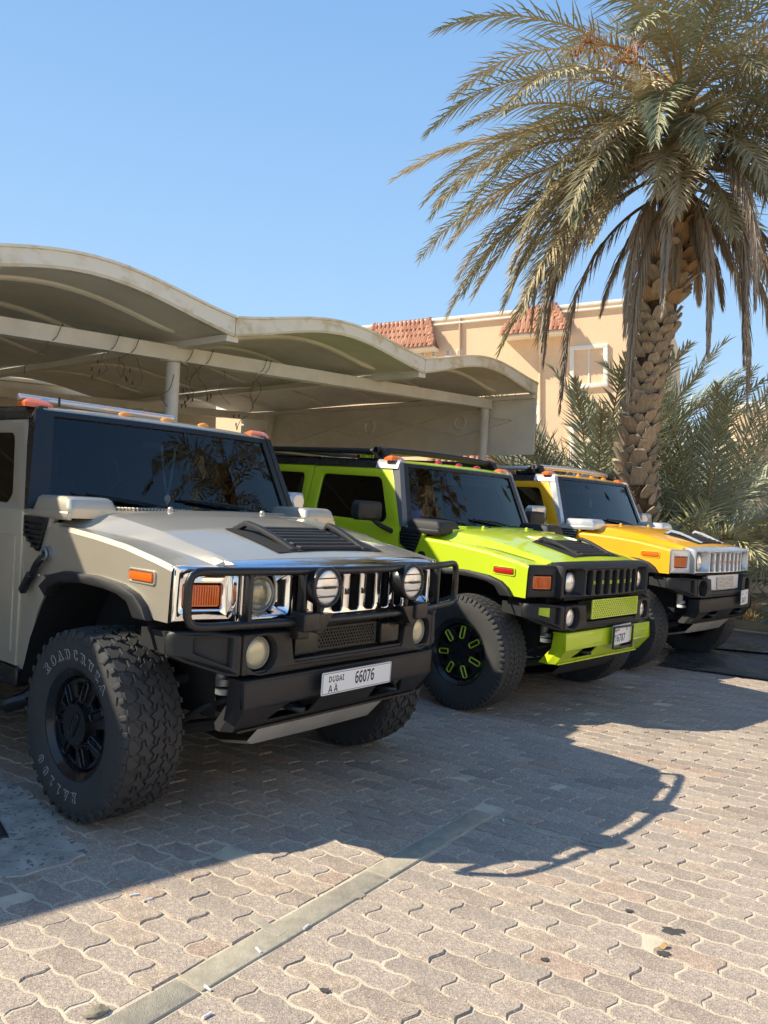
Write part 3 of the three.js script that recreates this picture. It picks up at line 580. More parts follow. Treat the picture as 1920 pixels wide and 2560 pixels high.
    // flares and arch liners, front and rear
    P('wheel_arch_flare', 'fl' + k, () => { const o = [[-0.50, 0.975], [-0.41, 1.040], [-0.28, 1.069], [-0.02, 1.074], [0.19, 1.058], [0.303, 1.027], [0.365, 0.985], [0.402, 0.926]], i = [[0.302, 0.924], [0.252, 0.987], [0.172, 1.012], [0.057, 1.024], [-0.11, 1.028], [-0.30, 1.012], [-0.40, 0.98], [-0.44, 0.93]];
      return sd(bend(ext(poly([...o, ...i]), 0.075, 0.012), v => { const z = v.x, y = v.y, d = v.z; v.set(-(0.993 - d), y, z); })); }, S.flare ?? M.plastic);
    P('arch_liner', 'li' + k, () => { const a = [[-0.70, 0.46], [-0.62, 0.70], [-0.52, 0.88], [-0.43, 0.99], [-0.28, 1.04], [-0.02, 1.045], [0.17, 1.03], [0.28, 1.0], [0.34, 0.94], [0.42, 0.80]]; return [sd(loft([a.map(([z, y]) => [-0.95, y, z]), a.map(([z, y]) => [-0.58, y, z])])), sd(loft([a.map(([z, y]) => [-0.60, y, z]), a.map(([z, y]) => [-0.60, 0.45, z])]))]; }, M.dark);
    P('rear_arch_flare', 'rf' + k, () => { const o = [[-2.58, 0.80], [-2.66, 1.0], [-2.78, 1.08], [-3.46, 1.08], [-3.62, 0.98], [-3.68, 0.8]], i = [[-3.62, 0.8], [-3.56, 0.94], [-3.43, 1.02], [-2.81, 1.02], [-2.71, 0.95], [-2.64, 0.8]]; return sd(bend(ext(poly([...o, ...i]), 0.06, 0.01), v => { const z = v.x, y = v.y, d = v.z; v.set(-(0.993 - d), y, z); })); }, S.flare ?? M.plastic);
    const ml = P('marker_lamp', 'sm' + k, () => sd(bend(ext(poly(rrect(0.304, 1.104, 0.165, 0.036, 0.008)), 0.016, 0.003), v => { const z = v.x, y = v.y, d = v.z; v.set(-(0.963 - d), y, z); })), S.marker ?? M.amber);
    P('lamp_surround', 'sms' + k, () => sd(bend(ext(poly(rrect(0.304, 1.104, 0.20, 0.064, 0.016), [rrect(0.304, 1.104, 0.178, 0.046, 0.010)]), 0.012, 0.004), v => { const z = v.x, y = v.y, d = v.z; v.set(-(0.958 - d), y, z); })), S.paint, ml);
    if (S.folded && s > 0) P('wing_mirror', 'mirf' + k, () => [sd(loft([0.0, 0.03, 0.09, 0.11].map((d, i) => rrect(-1.09, 1.458, [0.13, 0.15, 0.14, 0.10][i], [0.10, 0.13, 0.125, 0.09][i], 0.04).map(p => [p[0], p[1], -0.93 + d])), { closed: true, cap: true })), sd(tube([[-1.06, 1.40, -0.88], [-1.02, 1.345, -0.86], [-0.955, 1.30, -0.84]], 0.02, 12, 8))], S.folded, root, 0.6);
    if (S.mirror) {
      const mr = P('wing_mirror', 'mir' + k, () => [sd(loft([0.0, 0.03, 0.09, 0.11].map((d, i) => rrect(-1.24, 1.458, [0.25, 0.285, 0.27, 0.2][i], [0.12, 0.155, 0.15, 0.11][i], 0.04).map(p => [p[0], p[1], -0.90 + d])), { closed: true, cap: true })), sd(tube([[-1.16, 1.40, -0.86], [-1.08, 1.345, -0.84], [-0.955, 1.30, -0.82]], 0.022, 12, 8))], S.mirror, root, 0.6);
      P('mirror_glass', 'mg' + k, () => sd(mv(new THREE.PlaneGeometry(0.23, 0.115), -1.24, 1.458, -0.902, 0, Math.PI)), M.chrome, mr);
    }
    if (S.latch) {
      const la = P('bonnet_latch', 'la' + k, () => sd([tube([[-0.965, 1.13, -0.485], [-0.985, 1.08, -0.53], [-0.972, 1.02, -0.595]], 0.019, 10, 6), mv(new RoundedBoxGeometry(0.03, 0.115, 0.04, 2, 0.008), -0.978, 0.975, -0.63, 0.75), mv(cyl(0.034, 0.034, 0.02, 18), -0.962, 1.135, -0.48, 0, 0, Math.PI / 2)][0]), M.black);
      P('latch_grip', 'lg' + k, () => [sd(mv(new RoundedBoxGeometry(0.034, 0.13, 0.042, 2, 0.01), -0.978, 0.975, -0.635, 0.7))], M.black, la);
      P('latch_ring', 'lr' + k, () => [sd(mv(new THREE.TorusGeometry(0.026, 0.007, 8, 18), -0.978, 1.132, -0.482, 0, Math.PI / 2, 0.5)), sd(mv(cyl(0.036, 0.036, 0.016, 18), -0.960, 1.135, -0.482, 0, 0, Math.PI / 2))], M.metalgrey, la);
    } else P('bonnet_latch', 'lb' + k, () => sd(mv(cyl(0.034, 0.034, 0.024, 18), -0.962, 1.135, -0.48, 0, 0, Math.PI / 2)), M.black);
  }
  P('tailgate', 'tg', () => [box(1.9, 0.75, 0.06, 0, 0.96, -3.88, 0.02), bend(new THREE.BoxGeometry(1.9, 0.50, 0.05), v => { const y = v.y + 1.585; v.set(v.x / 0.95 * sideX(y), y, -3.84 + (y - 1.34) * 0.12 + v.z); })], S.paint);
  if (S.pin) for (const s of [-1, 1]) for (const o of [0, 1]) P('pinstripe', 'pin' + s + o, () => loft(Array.from({ length: 13 }, (_, i) => { const z = lerp(-0.02 + o * 0.06, 0.45, i / 12), x = lerp(0.872, 0.79, i / 12) - o * 0.022, y = creaseY(z) + 0.0105; return [[s * x, y, z], [s * (x - 0.006), y + 0.0012, z]]; })), M.black);
  // grille
  const face = x => 0.702 - 0.055 * (x / 0.69) ** 2;
  const grille = P('grille', 'grille' + (S.slotKey ?? ''), () => {
    const holes = []; for (let i = 0; i < 7; i++) holes.push(rrect(-0.366 + i * 0.122, 1.045, 0.076, 0.185, 0.020, 3));
    for (const s of [-1, 1]) holes.push(rrect(s * 0.55, 1.051, 0.228, 0.190, 0.024, 3));
    const g = bend(ext(poly([[-0.705, 0.934], [0.705, 0.934], [0.705, 1.165], [-0.705, 1.165]], holes), 0.075, 0.008), v => { v.z += face(v.x) - 0.075; });
    const rows = []; for (let i = 0; i <= 16; i++) { const x = lerp(-0.705, 0.705, i / 16), f = face(x), e = hoodF(x); rows.push([[x, 1.150, f - 0.004], [x, 1.162, f - 0.003], [x, 1.170, f - 0.010], [x, lerp(1.172, hoodTop(x * 0.97, e) + 0.002, 0.6), lerp(f, e, 0.6)], [x, hoodTop(x * 0.97, e) - 0.002, e - 0.012], [x, 1.14, e - 0.014]]); }
    return [g, loft(rows, { closed: true, cap: true })];
  }, S.grille, root, 0.5);
  P('radiator', 'rad', () => [box(0.9, 0.26, 0.02, 0, 1.04, 0.56), box(1.36, 0.02, 0.16, 0, 0.93, 0.58)], M.dark);
  for (const s of [-1, 1]) {
    const fz = x => 0.604 - 0.09 * Math.max(0, (Math.abs(x) - 0.70) / 0.235) ** 1.7;
    P('grille_end', 'ge' + s, () => [bend(ext(poly(s > 0 ? [[0.70, 0.934], [0.938, 0.934], [0.934, 1.166], [0.70, 1.166]] : [[-0.938, 0.934], [-0.70, 0.934], [-0.70, 1.166], [-0.934, 1.166]], [rrect(s * 0.826, 1.043, 0.158, 0.108, 0.012, 3)]), 0.06, 0.010), v => { v.z += fz(v.x) - 0.06; }),
      loft([0, 1, 2, 3, 4].map(i => { const x = lerp(0.70, 0.936, i / 4); return [[s * x, 1.158, fz(x) - 0.006], [s * x, 1.167, fz(x) - 0.014], [s * x, 1.169, 0.50 + (fz(x) - 0.515) * 0.3]]; })),
      box(0.012, 0.235, 0.05, s * 0.934, 1.05, 0.487, 0.004), box(0.02, 0.235, 0.10, s * 0.702, 1.05, 0.60, 0.004)], S.grille, root, 0.5);
    P('turn_signal', 'tsg' + s, () => [bend(ext(poly(rrect(s * 0.826, 1.043, 0.146, 0.094, 0.010, 3)), 0.02, 0.004), v => { v.z += fz(v.x) - 0.032; }), ...Array.from({ length: 13 }, (_, i) => bend(new THREE.BoxGeometry(0.0035, 0.08, 0.004), v => { v.x += s * 0.826 - 0.06 + i * 0.01; v.y += 1.043; v.z += fz(v.x) - 0.011; }))], M.amber);
    P('headlight_bucket', 'hb' + s, () => bend(new THREE.BoxGeometry(0.25, 0.21, 0.012), v => { v.x += s * 0.55; v.y += 1.05; v.z += 0.555; }), M.black);
    P('headlight_bezel', 'hbw' + s, () => { const rg = (w, h, r, dx, z) => rrect(s * (0.55 + dx), 1.051, w, h, r, 4).map(p => [p[0], p[1], z + face(p[0]) - face(0.55)]); return loft([rg(0.232, 0.194, 0.024, 0, 0.672), rg(0.222, 0.184, 0.024, 0, 0.664), rg(0.176, 0.168, 0.05, 0.004, 0.605)], { closed: true }); }, S.grille, root, 0.5);
    const hl = P('headlight', 'hl' + s, () => bend(new THREE.SphereGeometry(0.074, 24, 14, 0, Math.PI * 2, 0, Math.PI / 2).rotateX(Math.PI / 2), v => { v.z = v.z * 0.42 + 0.612; v.x += s * 0.553; v.y += 1.045; }), S.lens ?? M.lens);
    P('headlight_ring', 'hlr' + s, () => mv(new THREE.TorusGeometry(0.079, 0.008, 8, 28), s * 0.553, 1.045, 0.617), S.hlRing ?? M.metalgrey, hl);
    P('lamp_body', 'hlb' + s, () => mv(cyl(0.082, 0.06, 0.06, 24), s * 0.553, 1.045, 0.585, Math.PI / 2), M.black, hl);
  }
  if (S.letters) [...'HUMMER'].forEach((ch, i) => P('letter', 'lt' + i, () => bend(text(ch, 0.030, 0.002), v => { v.x += -0.305 + i * 0.122; v.y += 1.045; v.z += face(v.x) + 0.0006; }), S.letters, grille));
  // bumper
  const bz = x => 0.722 - 0.036 * (x / 0.69) ** 2;
  P('bumper', 'bump', () => {
    const o = [[-0.69, 0.704], [0.69, 0.704], [0.69, 0.882], [0.425, 0.884], [0.40, 0.738], [-0.40, 0.738], [-0.425, 0.884], [-0.69, 0.882]];
    return [bend(ext(poly(roundPoly(o, 0.012, 2), [circ(-0.585, 0.792, 0.084), circ(0.585, 0.792, 0.084)]), 0.11, 0.009), v => { v.z += bz(v.x) - 0.11; }), box(0.86, 0.03, 0.12, 0, 0.735, 0.64, 0.004)];
  }, S.bumper ?? M.plastic, root, 0.5);
  P('bumper_core', 'bcore', () => [box(1.36, 0.17, 0.03, 0, 0.79, 0.595), box(0.84, 0.16, 0.02, 0, 0.82, 0.625)], S.coreMat ?? M.black);
  for (const s of [-1, 1]) {
    const ez = x => 0.684 - 0.185 * Math.max(0, (Math.abs(x) - 0.69) / 0.245) ** 1.6;
    const pt = a => a.map(([x, y]) => [s * x, y]);
    P('bumper_end', 'be' + s, () => [bend(ext(poly(roundPoly(pt([[0.694, 0.702], [0.694, 0.882], [0.80, 0.893], [0.925, 0.891], [0.936, 0.86], [0.93, 0.785], [0.895, 0.765], [0.76, 0.712]]), 0.014, 2), [roundPoly(pt([[0.735, 0.745], [0.735, 0.872], [0.865, 0.868], [0.865, 0.805]]), 0.008, 2)]), 0.05, 0.010), v => { v.z += ez(v.x) - 0.05; }),
      loft([0.694, 0.78, 0.86, 0.915, 0.936].map(x => { const z = ez(x), y1 = x > 0.8 ? 0.891 : 0.884, y0 = lerp(0.704, 0.785, clamp((x - 0.72) / 0.2, 0, 1)); return [[s * x, y1 - 0.004, z - 0.03], [s * x, y1 - 0.006, z - 0.2], [s * x, y0 + 0.02, z - 0.2], [s * x, y0 + 0.006, z - 0.03]]; }), { closed: true, cap: true })], S.bumper ?? M.plastic, root, 0.5);
    if (S.pocket) P('pocket_trim', 'pkt' + s, () => bend(ext(poly(pt([[0.800, 0.800], [0.800, 0.868], [0.862, 0.866], [0.862, 0.812]])), 0.012, 0.002, 1), v => { v.z += ez(v.x) - 0.022; }), S.pocket);
    if (!S.noFog) { const f = P('fog_light', 'fg' + s, () => bend(new THREE.SphereGeometry(0.066, 24, 12, 0, Math.PI * 2, 0, Math.PI / 2).rotateX(Math.PI / 2), v => { v.z = v.z * 0.3 + bz(0.585) - 0.042; v.x += s * 0.585; v.y += 0.792; }), S.fog ?? M.lens); P('fog_light_ring', 'fgr' + s, () => mv(new THREE.TorusGeometry(0.069, 0.006, 8, 28), s * 0.585, 0.792, bz(0.585) - 0.040), S.fogRing ?? M.metalgrey, f); }
    // valance wing, going back from the front corner
    P('valance_wing', 'vw' + s, () => loft([[[0.688, 0.686, 0.705], [0.690, 0.56, 0.712], [0.672, 0.447, 0.625]], [[0.690, 0.686, 0.65], [0.690, 0.56, 0.65], [0.690, 0.44, 0.56]], [[0.684, 0.68, 0.60], [0.680, 0.56, 0.585], [0.664, 0.436, 0.475]], [[0.66, 0.68, 0.60], [0.655, 0.56, 0.58], [0.64, 0.436, 0.47]]].map(r => r.map(p => [s * p[0], p[1], p[2]]))), S.valance, root, 0.45);
    const th = P('tow_hook', 'th' + s, () => { const x = s * 0.34; return [tube([[x - 0.03, 0.525, 0.56], [x - 0.035, 0.52, 0.67], [x, 0.515, 0.72], [x + 0.035, 0.52, 0.67], [x + 0.03, 0.525, 0.56]], 0.013, 20, 8)]; }, M.black);
    P('bump_stop', 'bs' + s, () => [mv(cyl(0.036, 0.036, 0.03, 18), s * 0.62, 0.64, 0.50), mv(cyl(0.043, 0.043, 0.026, 18), s * 0.62, 0.60, 0.50), mv(cyl(0.03, 0.03, 0.12, 14), s * 0.62, 0.68, 0.48)], S.stop ?? M.metalgrey);
    P('suspension_arm', 'sa' + s, () => [tube([[s * 0.40, 0.55, 0.42], [s * 0.58, 0.60, 0.20], [s * 0.74, 0.52, 0.05]], 0.028, 12, 8), tube([[s * 0.40, 0.40, 0.38], [s * 0.56, 0.36, 0.20], [s * 0.74, 0.33, 0.04]], 0.032, 12, 8), tube([[s * 0.52, 0.56, 0.50], [s * 0.60, 0.50, 0.36], [s * 0.66, 0.40, 0.22], [s * 0.72, 0.38, 0.1]], 0.016, 12, 6), mv(cyl(0.05, 0.05, 0.36, 14), s * 0.56, 0.62, 0.04, 0.1, 0, s * 0.3)], M.frame);
  }
  P('valance', 'val', () => {
    const slope = y => y > 0.56 ? 0.714 : lerp(0.622, 0.714, (y - 0.445) / 0.115), bow = x => -0.012 * (x / 0.69) ** 2;
    const hole = s => roundPoly([[s * 0.215, 0.476], [s * 0.205, 0.556], [s * 0.42, 0.556], [s * 0.49, 0.476]], 0.01, 2);
    const up = bend(ext(poly([[-0.69, 0.561], [0.69, 0.561], [0.69, 0.686], [-0.69, 0.686]]), 0.02, 0.006), v => { v.z += 0.694 + bow(v.x); });
    const lo = bend(ext(poly([[-0.672, 0.445], [0.672, 0.445], [0.69, 0.563], [-0.69, 0.563]], [hole(-1), hole(1)]), 0.015, 0.002), v => { v.z += slope(v.y) - 0.015 + bow(v.x); });
    const top = box(1.36, 0.012, 0.12, 0, 0.678, 0.645, 0.004), under = mv(new THREE.BoxGeometry(1.28, 0.01, 0.15), 0, 0.440, 0.55);
    return [up, lo, top, under];
  }, S.valance, root, 0.5);
  P('skid_plate', 'skid', () => loft([[0.425, 0.585, 0.45], [0.315, 0.48, 0.45], [0.245, 0.20, 0.38], [0.245, 0.0, 0.35]].map(([y, z, w]) => [[-w, y + 0.02, z], [-w + 0.03, y, z], [0, y - 0.004, z], [w - 0.03, y, z], [w, y + 0.02, z]])), S.skidMat ?? M.skid);
  P('chassis', 'chas', () => [box(1.1, 0.32, 4.2, 0, 0.70, -1.6), box(1.16, 0.50, 1.1, 0, 0.90, -0.1), box(0.16, 0.16, 4.2, -0.42, 0.52, -1.6, 0.02), box(0.16, 0.16, 4.2, 0.42, 0.52, -1.6, 0.02), mv(cyl(0.06, 0.06, 1.3, 14), 0, 0.42, -3.118, 0, 0, Math.PI / 2), mv(new THREE.SphereGeometry(0.15, 16, 12), 0, 0.42, -3.118), box(1.80, 0.06, 3.0, 0, 0.56, -2.2)], M.frame);
  // cabin
  const cab = P('dashboard', 'dash', () => [box(1.70, 0.16, 0.30, 0, 1.28, -0.84, 0.03), box(0.42, 0.08, 0.2, 0.40, 1.37, -0.86, 0.03), box(1.78, 0.03, 2.9, 0, 0.75, -2.3)], M.frame);
  P('steering_wheel', 'stw', () => [mv(new THREE.TorusGeometry(0.185, 0.014, 8, 32), 0.40, 1.32, -1.10, 0.42), mv(cyl(0.05, 0.05, 0.05, 16), 0.40, 1.32, -1.10, Math.PI / 2 + 0.42), box(0.36, 0.03, 0.02, 0.40, 1.32, -1.10, 0.006)], M.black);
  for (const [x, z] of [[-0.42, -1.62], [0.42, -1.62], [-0.42, -2.6], [0.42, -2.6]]) { const se = P('seat', 'se' + x + z, () => [mv(new RoundedBoxGeometry(0.50, 0.62, 0.14, 3, 0.05), x, 1.22, z, -0.15), mv(new RoundedBoxGeometry(0.50, 0.16, 0.5, 3, 0.05), x, 0.92, z + 0.28)], M.seat); P('headrest', 'hr' + x + z, () => mv(new RoundedBoxGeometry(0.28, 0.19, 0.11, 3, 0.045), x, 1.61, z - 0.05), M.seat, se); }
  P('rear_view_mirror', 'rvm', () => [mv(new RoundedBoxGeometry(0.26, 0.075, 0.04, 2, 0.018), 0.04, 1.755, -1.02, 0, -0.25), tube([[0.04, 1.77, -1.0], [0.02, 1.83, -0.95]], 0.01, 6, 6)], M.black);
  P('headliner', 'hdl', () => box(1.62, 0.02, 2.8, 0, 1.85, -2.35), M.seat);
  // wheels
  for (const [sx, z] of [[-1, 0], [1, 0], [-1, -3.118], [1, -3.118]]) {
    const w = mesh('wheel', cached('rim', rimGeo, 0.5), M.rimblack, root);
    w.position.set(sx * (S === SA ? 0.892 : 0.88), 0.4345, z - (S === SA ? 0.03 : 0)); w.rotation.set(sx < 0 ? S.spin ?? 0 : 0.4, sx < 0 ? Math.PI : 0, 0);
    mesh('tyre', cached('tyre' + S.tread, () => tyreGeo(S.tread), 0.5), M.rubber, w);
    mesh('hub_cap', cached('hub' + S.hub, () => S.hub === 'cap' ? [mv(cyl(0.094, 0.088, 0.05, 36), 0.115, 0, 0, 0, 0, -Math.PI / 2), mv(cyl(0.085, 0.085, 0.06, 24), 0.08, 0, 0, 0, 0, Math.PI / 2), bend(ext(poly(rrect(0, 0, 0.125, 0.05, 0.024), [rrect(0, 0, 0.105, 0.034, 0.016)]), 0.008, 0.002, 1), v => v.set(v.z + 0.139, v.y, -v.x)).rotateX(0.8), box(0.006, 0.03, 0.10, 0.142, 0, 0, 0.002).rotateX(0.8)] : [mv(cyl(0.045, 0.05, 0.05, 28), 0.10, 0, 0, 0, 0, -Math.PI / 2), mv(new THREE.TorusGeometry(0.062, 0.008, 8, 28), 0.098, 0, 0, 0, Math.PI / 2), ...Array.from({ length: 8 }, (_, i) => mv(cyl(0.010, 0.011, 0.025, 6), 0.10, 0.083 * Math.cos(i * Math.PI / 4), 0.083 * Math.sin(i * Math.PI / 4), 0, 0, Math.PI / 2))], 0.5), M.rimblack, w);
    for (let i = 0; i < 7; i++) mesh('spoke_trim', cached('lp' + i, () => loopTrim(i), 0.5), S.spoke ?? M.rimblack, w);
    if (S.tyreText && z === 0) { const a = cached('tt', () => [arcText('ROADCRUZA', 0.318, 0.344, 0.042)[0], arcText('RA1100', 0.318, 3.80, 0.040)[0]], 0.5), b = cached('tt2', () => [arcText('ROADCRUZA', 0.318, 0.344, 0.042)[1], arcText('RA1100', 0.318, 3.80, 0.040)[1]], 0.5); const q = mesh('tyre_lettering', a, M.tyrewhite, w); mesh('letter_faces', b, M.rubber, w); }
  }
  return root;
}
M.rimblack = std([0.013, 0.013, 0.015], 0.42, { roughnessMap: again(T.rough, 3) });
M.tyrewhite = std([0.42, 0.42, 0.40], 0.8);
const toWorld = (S, x, y, z) => { const yy = y * Math.cos(S.pitch) + z * Math.sin(S.pitch), zz = -y * Math.sin(S.pitch) + z * Math.cos(S.pitch); return [S.pos[0] + x * Math.cos(S.yaw) + zz * Math.sin(S.yaw), yy + S.lift, S.pos[1] - x * Math.sin(S.yaw) + zz * Math.cos(S.yaw)]; };

const SA = { label: 'pewter grey off-road car with brush guard and two round spot lamps, nearest the viewer', pos: [-0.673, -4.472], yaw: 0.888, lift: 0.036, pitch: -0.010, paint: M.pewter, cowlMat: M.pewter, pillar: M.black, grille: M.chrome, valance: M.plastic, tread: 'block', hub: 'cap', latch: true, tyreText: true, spin: -0.314, folded: M.silver, lens: M.headlens, fog: M.lens, roofMat: M.pewter, letters: M.black, fogRing: M.metalgrey, slotKey: 'c' };
const SB = { label: 'lime green off-road car with black grille, in the middle of the row', pos: [1.299, -6.908], yaw: 0.828, lift: -0.018, pitch: -0.025, paint: M.lime, boxMat: M.plastic, cowlMat: M.lime, pillar: M.pillargrey, grille: M.plastic, valance: M.lime, tread: 'rib', hub: 'nuts', mirror: M.plastic, marker: M.red, topLamp: M.red, letters: M.lime, pocket: M.lime, spoke: M.lime, lens: M.clearlens, hlRing: M.black, fog: M.clearlens, fogRing: M.black, spin: 0.5, gutterTip: M.greyplastic, skidMat: M.frame, pin: true };
const SC = { label: 'yellow off-road car with silver grille, farthest in the row beside the palm', pos: [3.074, -8.927], yaw: 0.810, lift: 0.071, pitch: 0.006, paint: M.yellow, boxMat: M.silver, cowlMat: M.yellow, pillar: M.silver, grille: M.silver, valance: M.plastic, tread: 'rib', hub: 'nuts', mirror: M.silver, letters: M.amber, lens: M.clearlens, hlRing: M.metalgrey, noFog: true, handle: M.silver, spin: 0.2, gutterTip: M.silver, coreMat: M.silver, finMat: M.metalgrey, stop: M.white };
const carA = offroader(SA), carB = offroader(SB), carC = offroader(SC);
const onCar = (S, root, name, g, m, crease, parent) => { const o = mesh(name, g, m, parent ?? root, crease); if (!parent) { o.position.y = S.lift; o.rotation.x = -S.pitch; } return o; };
{ // grey car: brush guard, spot lamps, mesh, plate, roof bar
  const gz = x => 0.64 + 0.14 * (1 - (x / 0.965) ** 2);
  const loop = []; const y0 = 0.93, y1 = 1.158;
  for (let i = 0; i <= 14; i++) { const x = lerp(-0.90, 0.90, i / 14); loop.push([x, y1, gz(x)]); }
  loop.push([0.945, y1 - 0.012, gz(0.945)], [0.962, y1 - 0.05, gz(0.96)], [0.962, y0 + 0.05, gz(0.96)], [0.945, y0 + 0.012, gz(0.945)]);
  for (let i = 0; i <= 14; i++) { const x = lerp(0.90, -0.90, i / 14); loop.push([x, y0, gz(x)]); }
  loop.push([-0.945, y0 + 0.012, gz(0.945)], [-0.962, y0 + 0.05, gz(0.96)], [-0.962, y1 - 0.05, gz(0.96)], [-0.945, y1 - 0.012, gz(0.945)]);
  const bg = onCar(SA, carA, 'brush_guard', tube(loop, 0.0185, 150, 10, true), M.black, 1);
  for (const s of [-1, 1]) {
    for (const x of [0.69, 0.405]) onCar(SA, carA, 'guard_upright', [box(0.022, y1 - y0, 0.034, s * x, (y0 + y1) / 2, gz(x) - 0.006, 0.007), box(0.006, y1 - y0 - 0.03, 0.04, s * (x - 0.006), (y0 + y1) / 2, gz(x) - 0.03)], M.black, 0.5, bg);
    onCar(SA, carA, 'guard_bracket', [box(0.10, 0.085, 0.10, s * 0.41, 0.935, 0.77, 0.01), bend(ext(poly(s > 0 ? [[0.26, 0.965], [0.37, 0.965], [0.37, 0.885], [0.33, 0.872]] : [[-0.37, 0.965], [-0.26, 0.965], [-0.33, 0.872], [-0.37, 0.885]]), 0.05, 0.004), v => { v.z += 0.755; }), box(0.07, 0.10, 0.16, s * 0.40, 0.90, 0.68, 0.008)], M.black, 0.5, bg);
    const sp = onCar(SA, carA, 'spot_lamp', [mv(cyl(0.088, 0.088, 0.05, 32), s * 0.32, 1.088, 0.785, Math.PI / 2), mv(new THREE.SphereGeometry(0.086, 24, 12, 0, Math.PI * 2, 0, Math.PI / 2), s * 0.32, 1.088, 0.765, -Math.PI / 2), mv(new THREE.TorusGeometry(0.085, 0.009, 8, 36), s * 0.32, 1.088, 0.812), mv(cyl(0.012, 0.012, 0.11, 10), s * 0.32, 0.975, 0.775)], M.black, 0.6);
    const lensG = bend(new THREE.SphereGeometry(0.079, 28, 12, 0, Math.PI * 2, 0, Math.PI / 2).rotateX(Math.PI / 2), v => { v.z = v.z * 0.18 + 0.808; v.x += s * 0.32; v.y += 1.088; });
    onCar(SA, carA, 'spot_lens', lensG, phys([0.75, 0.76, 0.76], 0.16, { clearcoat: 1, metalness: 0.5, bumpMap: again(T.rough, 14), bumpScale: 0.002 }), 0.8, sp);
    for (const dy of [-0.042, 0, 0.042]) onCar(SA, carA, 'lens_bar', [box(2 * Math.sqrt(0.085 ** 2 - dy * dy), 0.005, 0.004, s * 0.32, 1.088 + dy, 0.826, 0.001), ...(dy === 0 ? [box(0.08, 0.012, 0.006, s * 0.32, 1.088, 0.827, 0.002)] : [])], M.black, 0.5, sp);
  }
  const hx = []; for (let j = 0; j < 6; j++) for (let i = 0; i < 21; i++) { const x = -0.2 + i * 0.02 + (j % 2) * 0.01, y = 0.782 + j * 0.0155; if (x < 0.205) hx.push(circ(x, y, 0.0068, 6)); }
  onCar(SA, carA, 'bumper_mesh', ext(poly(rrect(0, 0.82, 0.44, 0.11, 0.006), hx), 0.006, 0).translate(0, 0, 0.664), M.plastic, 0.5);
  onCar(SA, carA, 'recess_pad', both([box(0.15, 0.11, 0.07, 0.31, 0.815, 0.66, 0.01)].map(g => g)[0]), M.black, 0.5);
  const pl = plateMesh(0.515, 0.108, 0.005, plateTex(1040, 216, g => {
    g.lineWidth = 5; g.strokeRect(8, 8, 1024, 200);
    squash(g, '66076', 470, 158, 'bold 176px sans-serif', 0.62);
    squash(g, 'A A', 90, 200, 'bold 100px sans-serif', 0.86);
    // the city's split-letter mark
    g.lineWidth = 11; const b = [[110, 0], [158, 1], [206, 2], [254, 3], [296, 4]];
    squash(g, 'DUBAI', 84, 98, 'bold 84px sans-serif', 0.86); g.fillStyle = '#e8e8e6'; g.fillRect(140, 62, 96, 5); g.fillRect(214, 42, 60, 5);
    g.fillStyle = '#111'; g.font = '20px sans-serif'; g.fillText('uae', 170, 122);
  }), carA);
  pl.position.set(0.005, 0.615 + SA.lift, 0.752); pl.rotation.set(0.03, 0, 0.0);
  onCar(SA, carA, 'plate_bracket', box(0.3, 0.05, 0.05, 0, 0.62, 0.718), M.black);
  onCar(SA, carA, 'roof_bar', [mv(cyl(0.018, 0.018, 1.0, 18), -0.38, 1.937, -1.02, 0, 0, Math.PI / 2), box(0.05, 0.06, 0.05, -0.74, 1.912, -1.02, 0.01)], M.silver, 0.6);
  onCar(SA, carA, 'antenna', [mv(cyl(0.006, 0.008, 0.05, 8), -0.69, 1.93, -0.94)], M.black);
  const t = thing('necklace', 'silver chain necklace with a leaf-shaped pendant hanging behind the grey car\'s windscreen', 'necklace', toWorld(SA, 0.05, 1.36, -0.93), SA.yaw);
  const silver = std([0.75, 0.76, 0.74], 0.3, { metalness: 0.7 });
  const link = new THREE.TorusGeometry(0.0062, 0.002, 5, 8), chain = [];
  for (const s of [-1, 1]) for (let i = 0; i <= 30; i++) { const u = i / 30, g = link.clone(); g.rotateY(i % 2 ? 0.4 : 1.9); chain.push(g.translate(s * 0.055 * Math.pow(u, 0.7) * (s < 0 ? 1.1 : 0.8), 0.09 + 0.30 * u, 0)); }
  mesh('chain', chain, silver, t, 1);
  mesh('pendant', ext(poly(roundPoly([[0, 0.02], [0.026, 0.062], [0.02, 0.085], [0, 0.095], [-0.02, 0.085], [-0.026, 0.062]], 0.01)), 0.006, 0.002, 1), silver, t, 0.5);
}
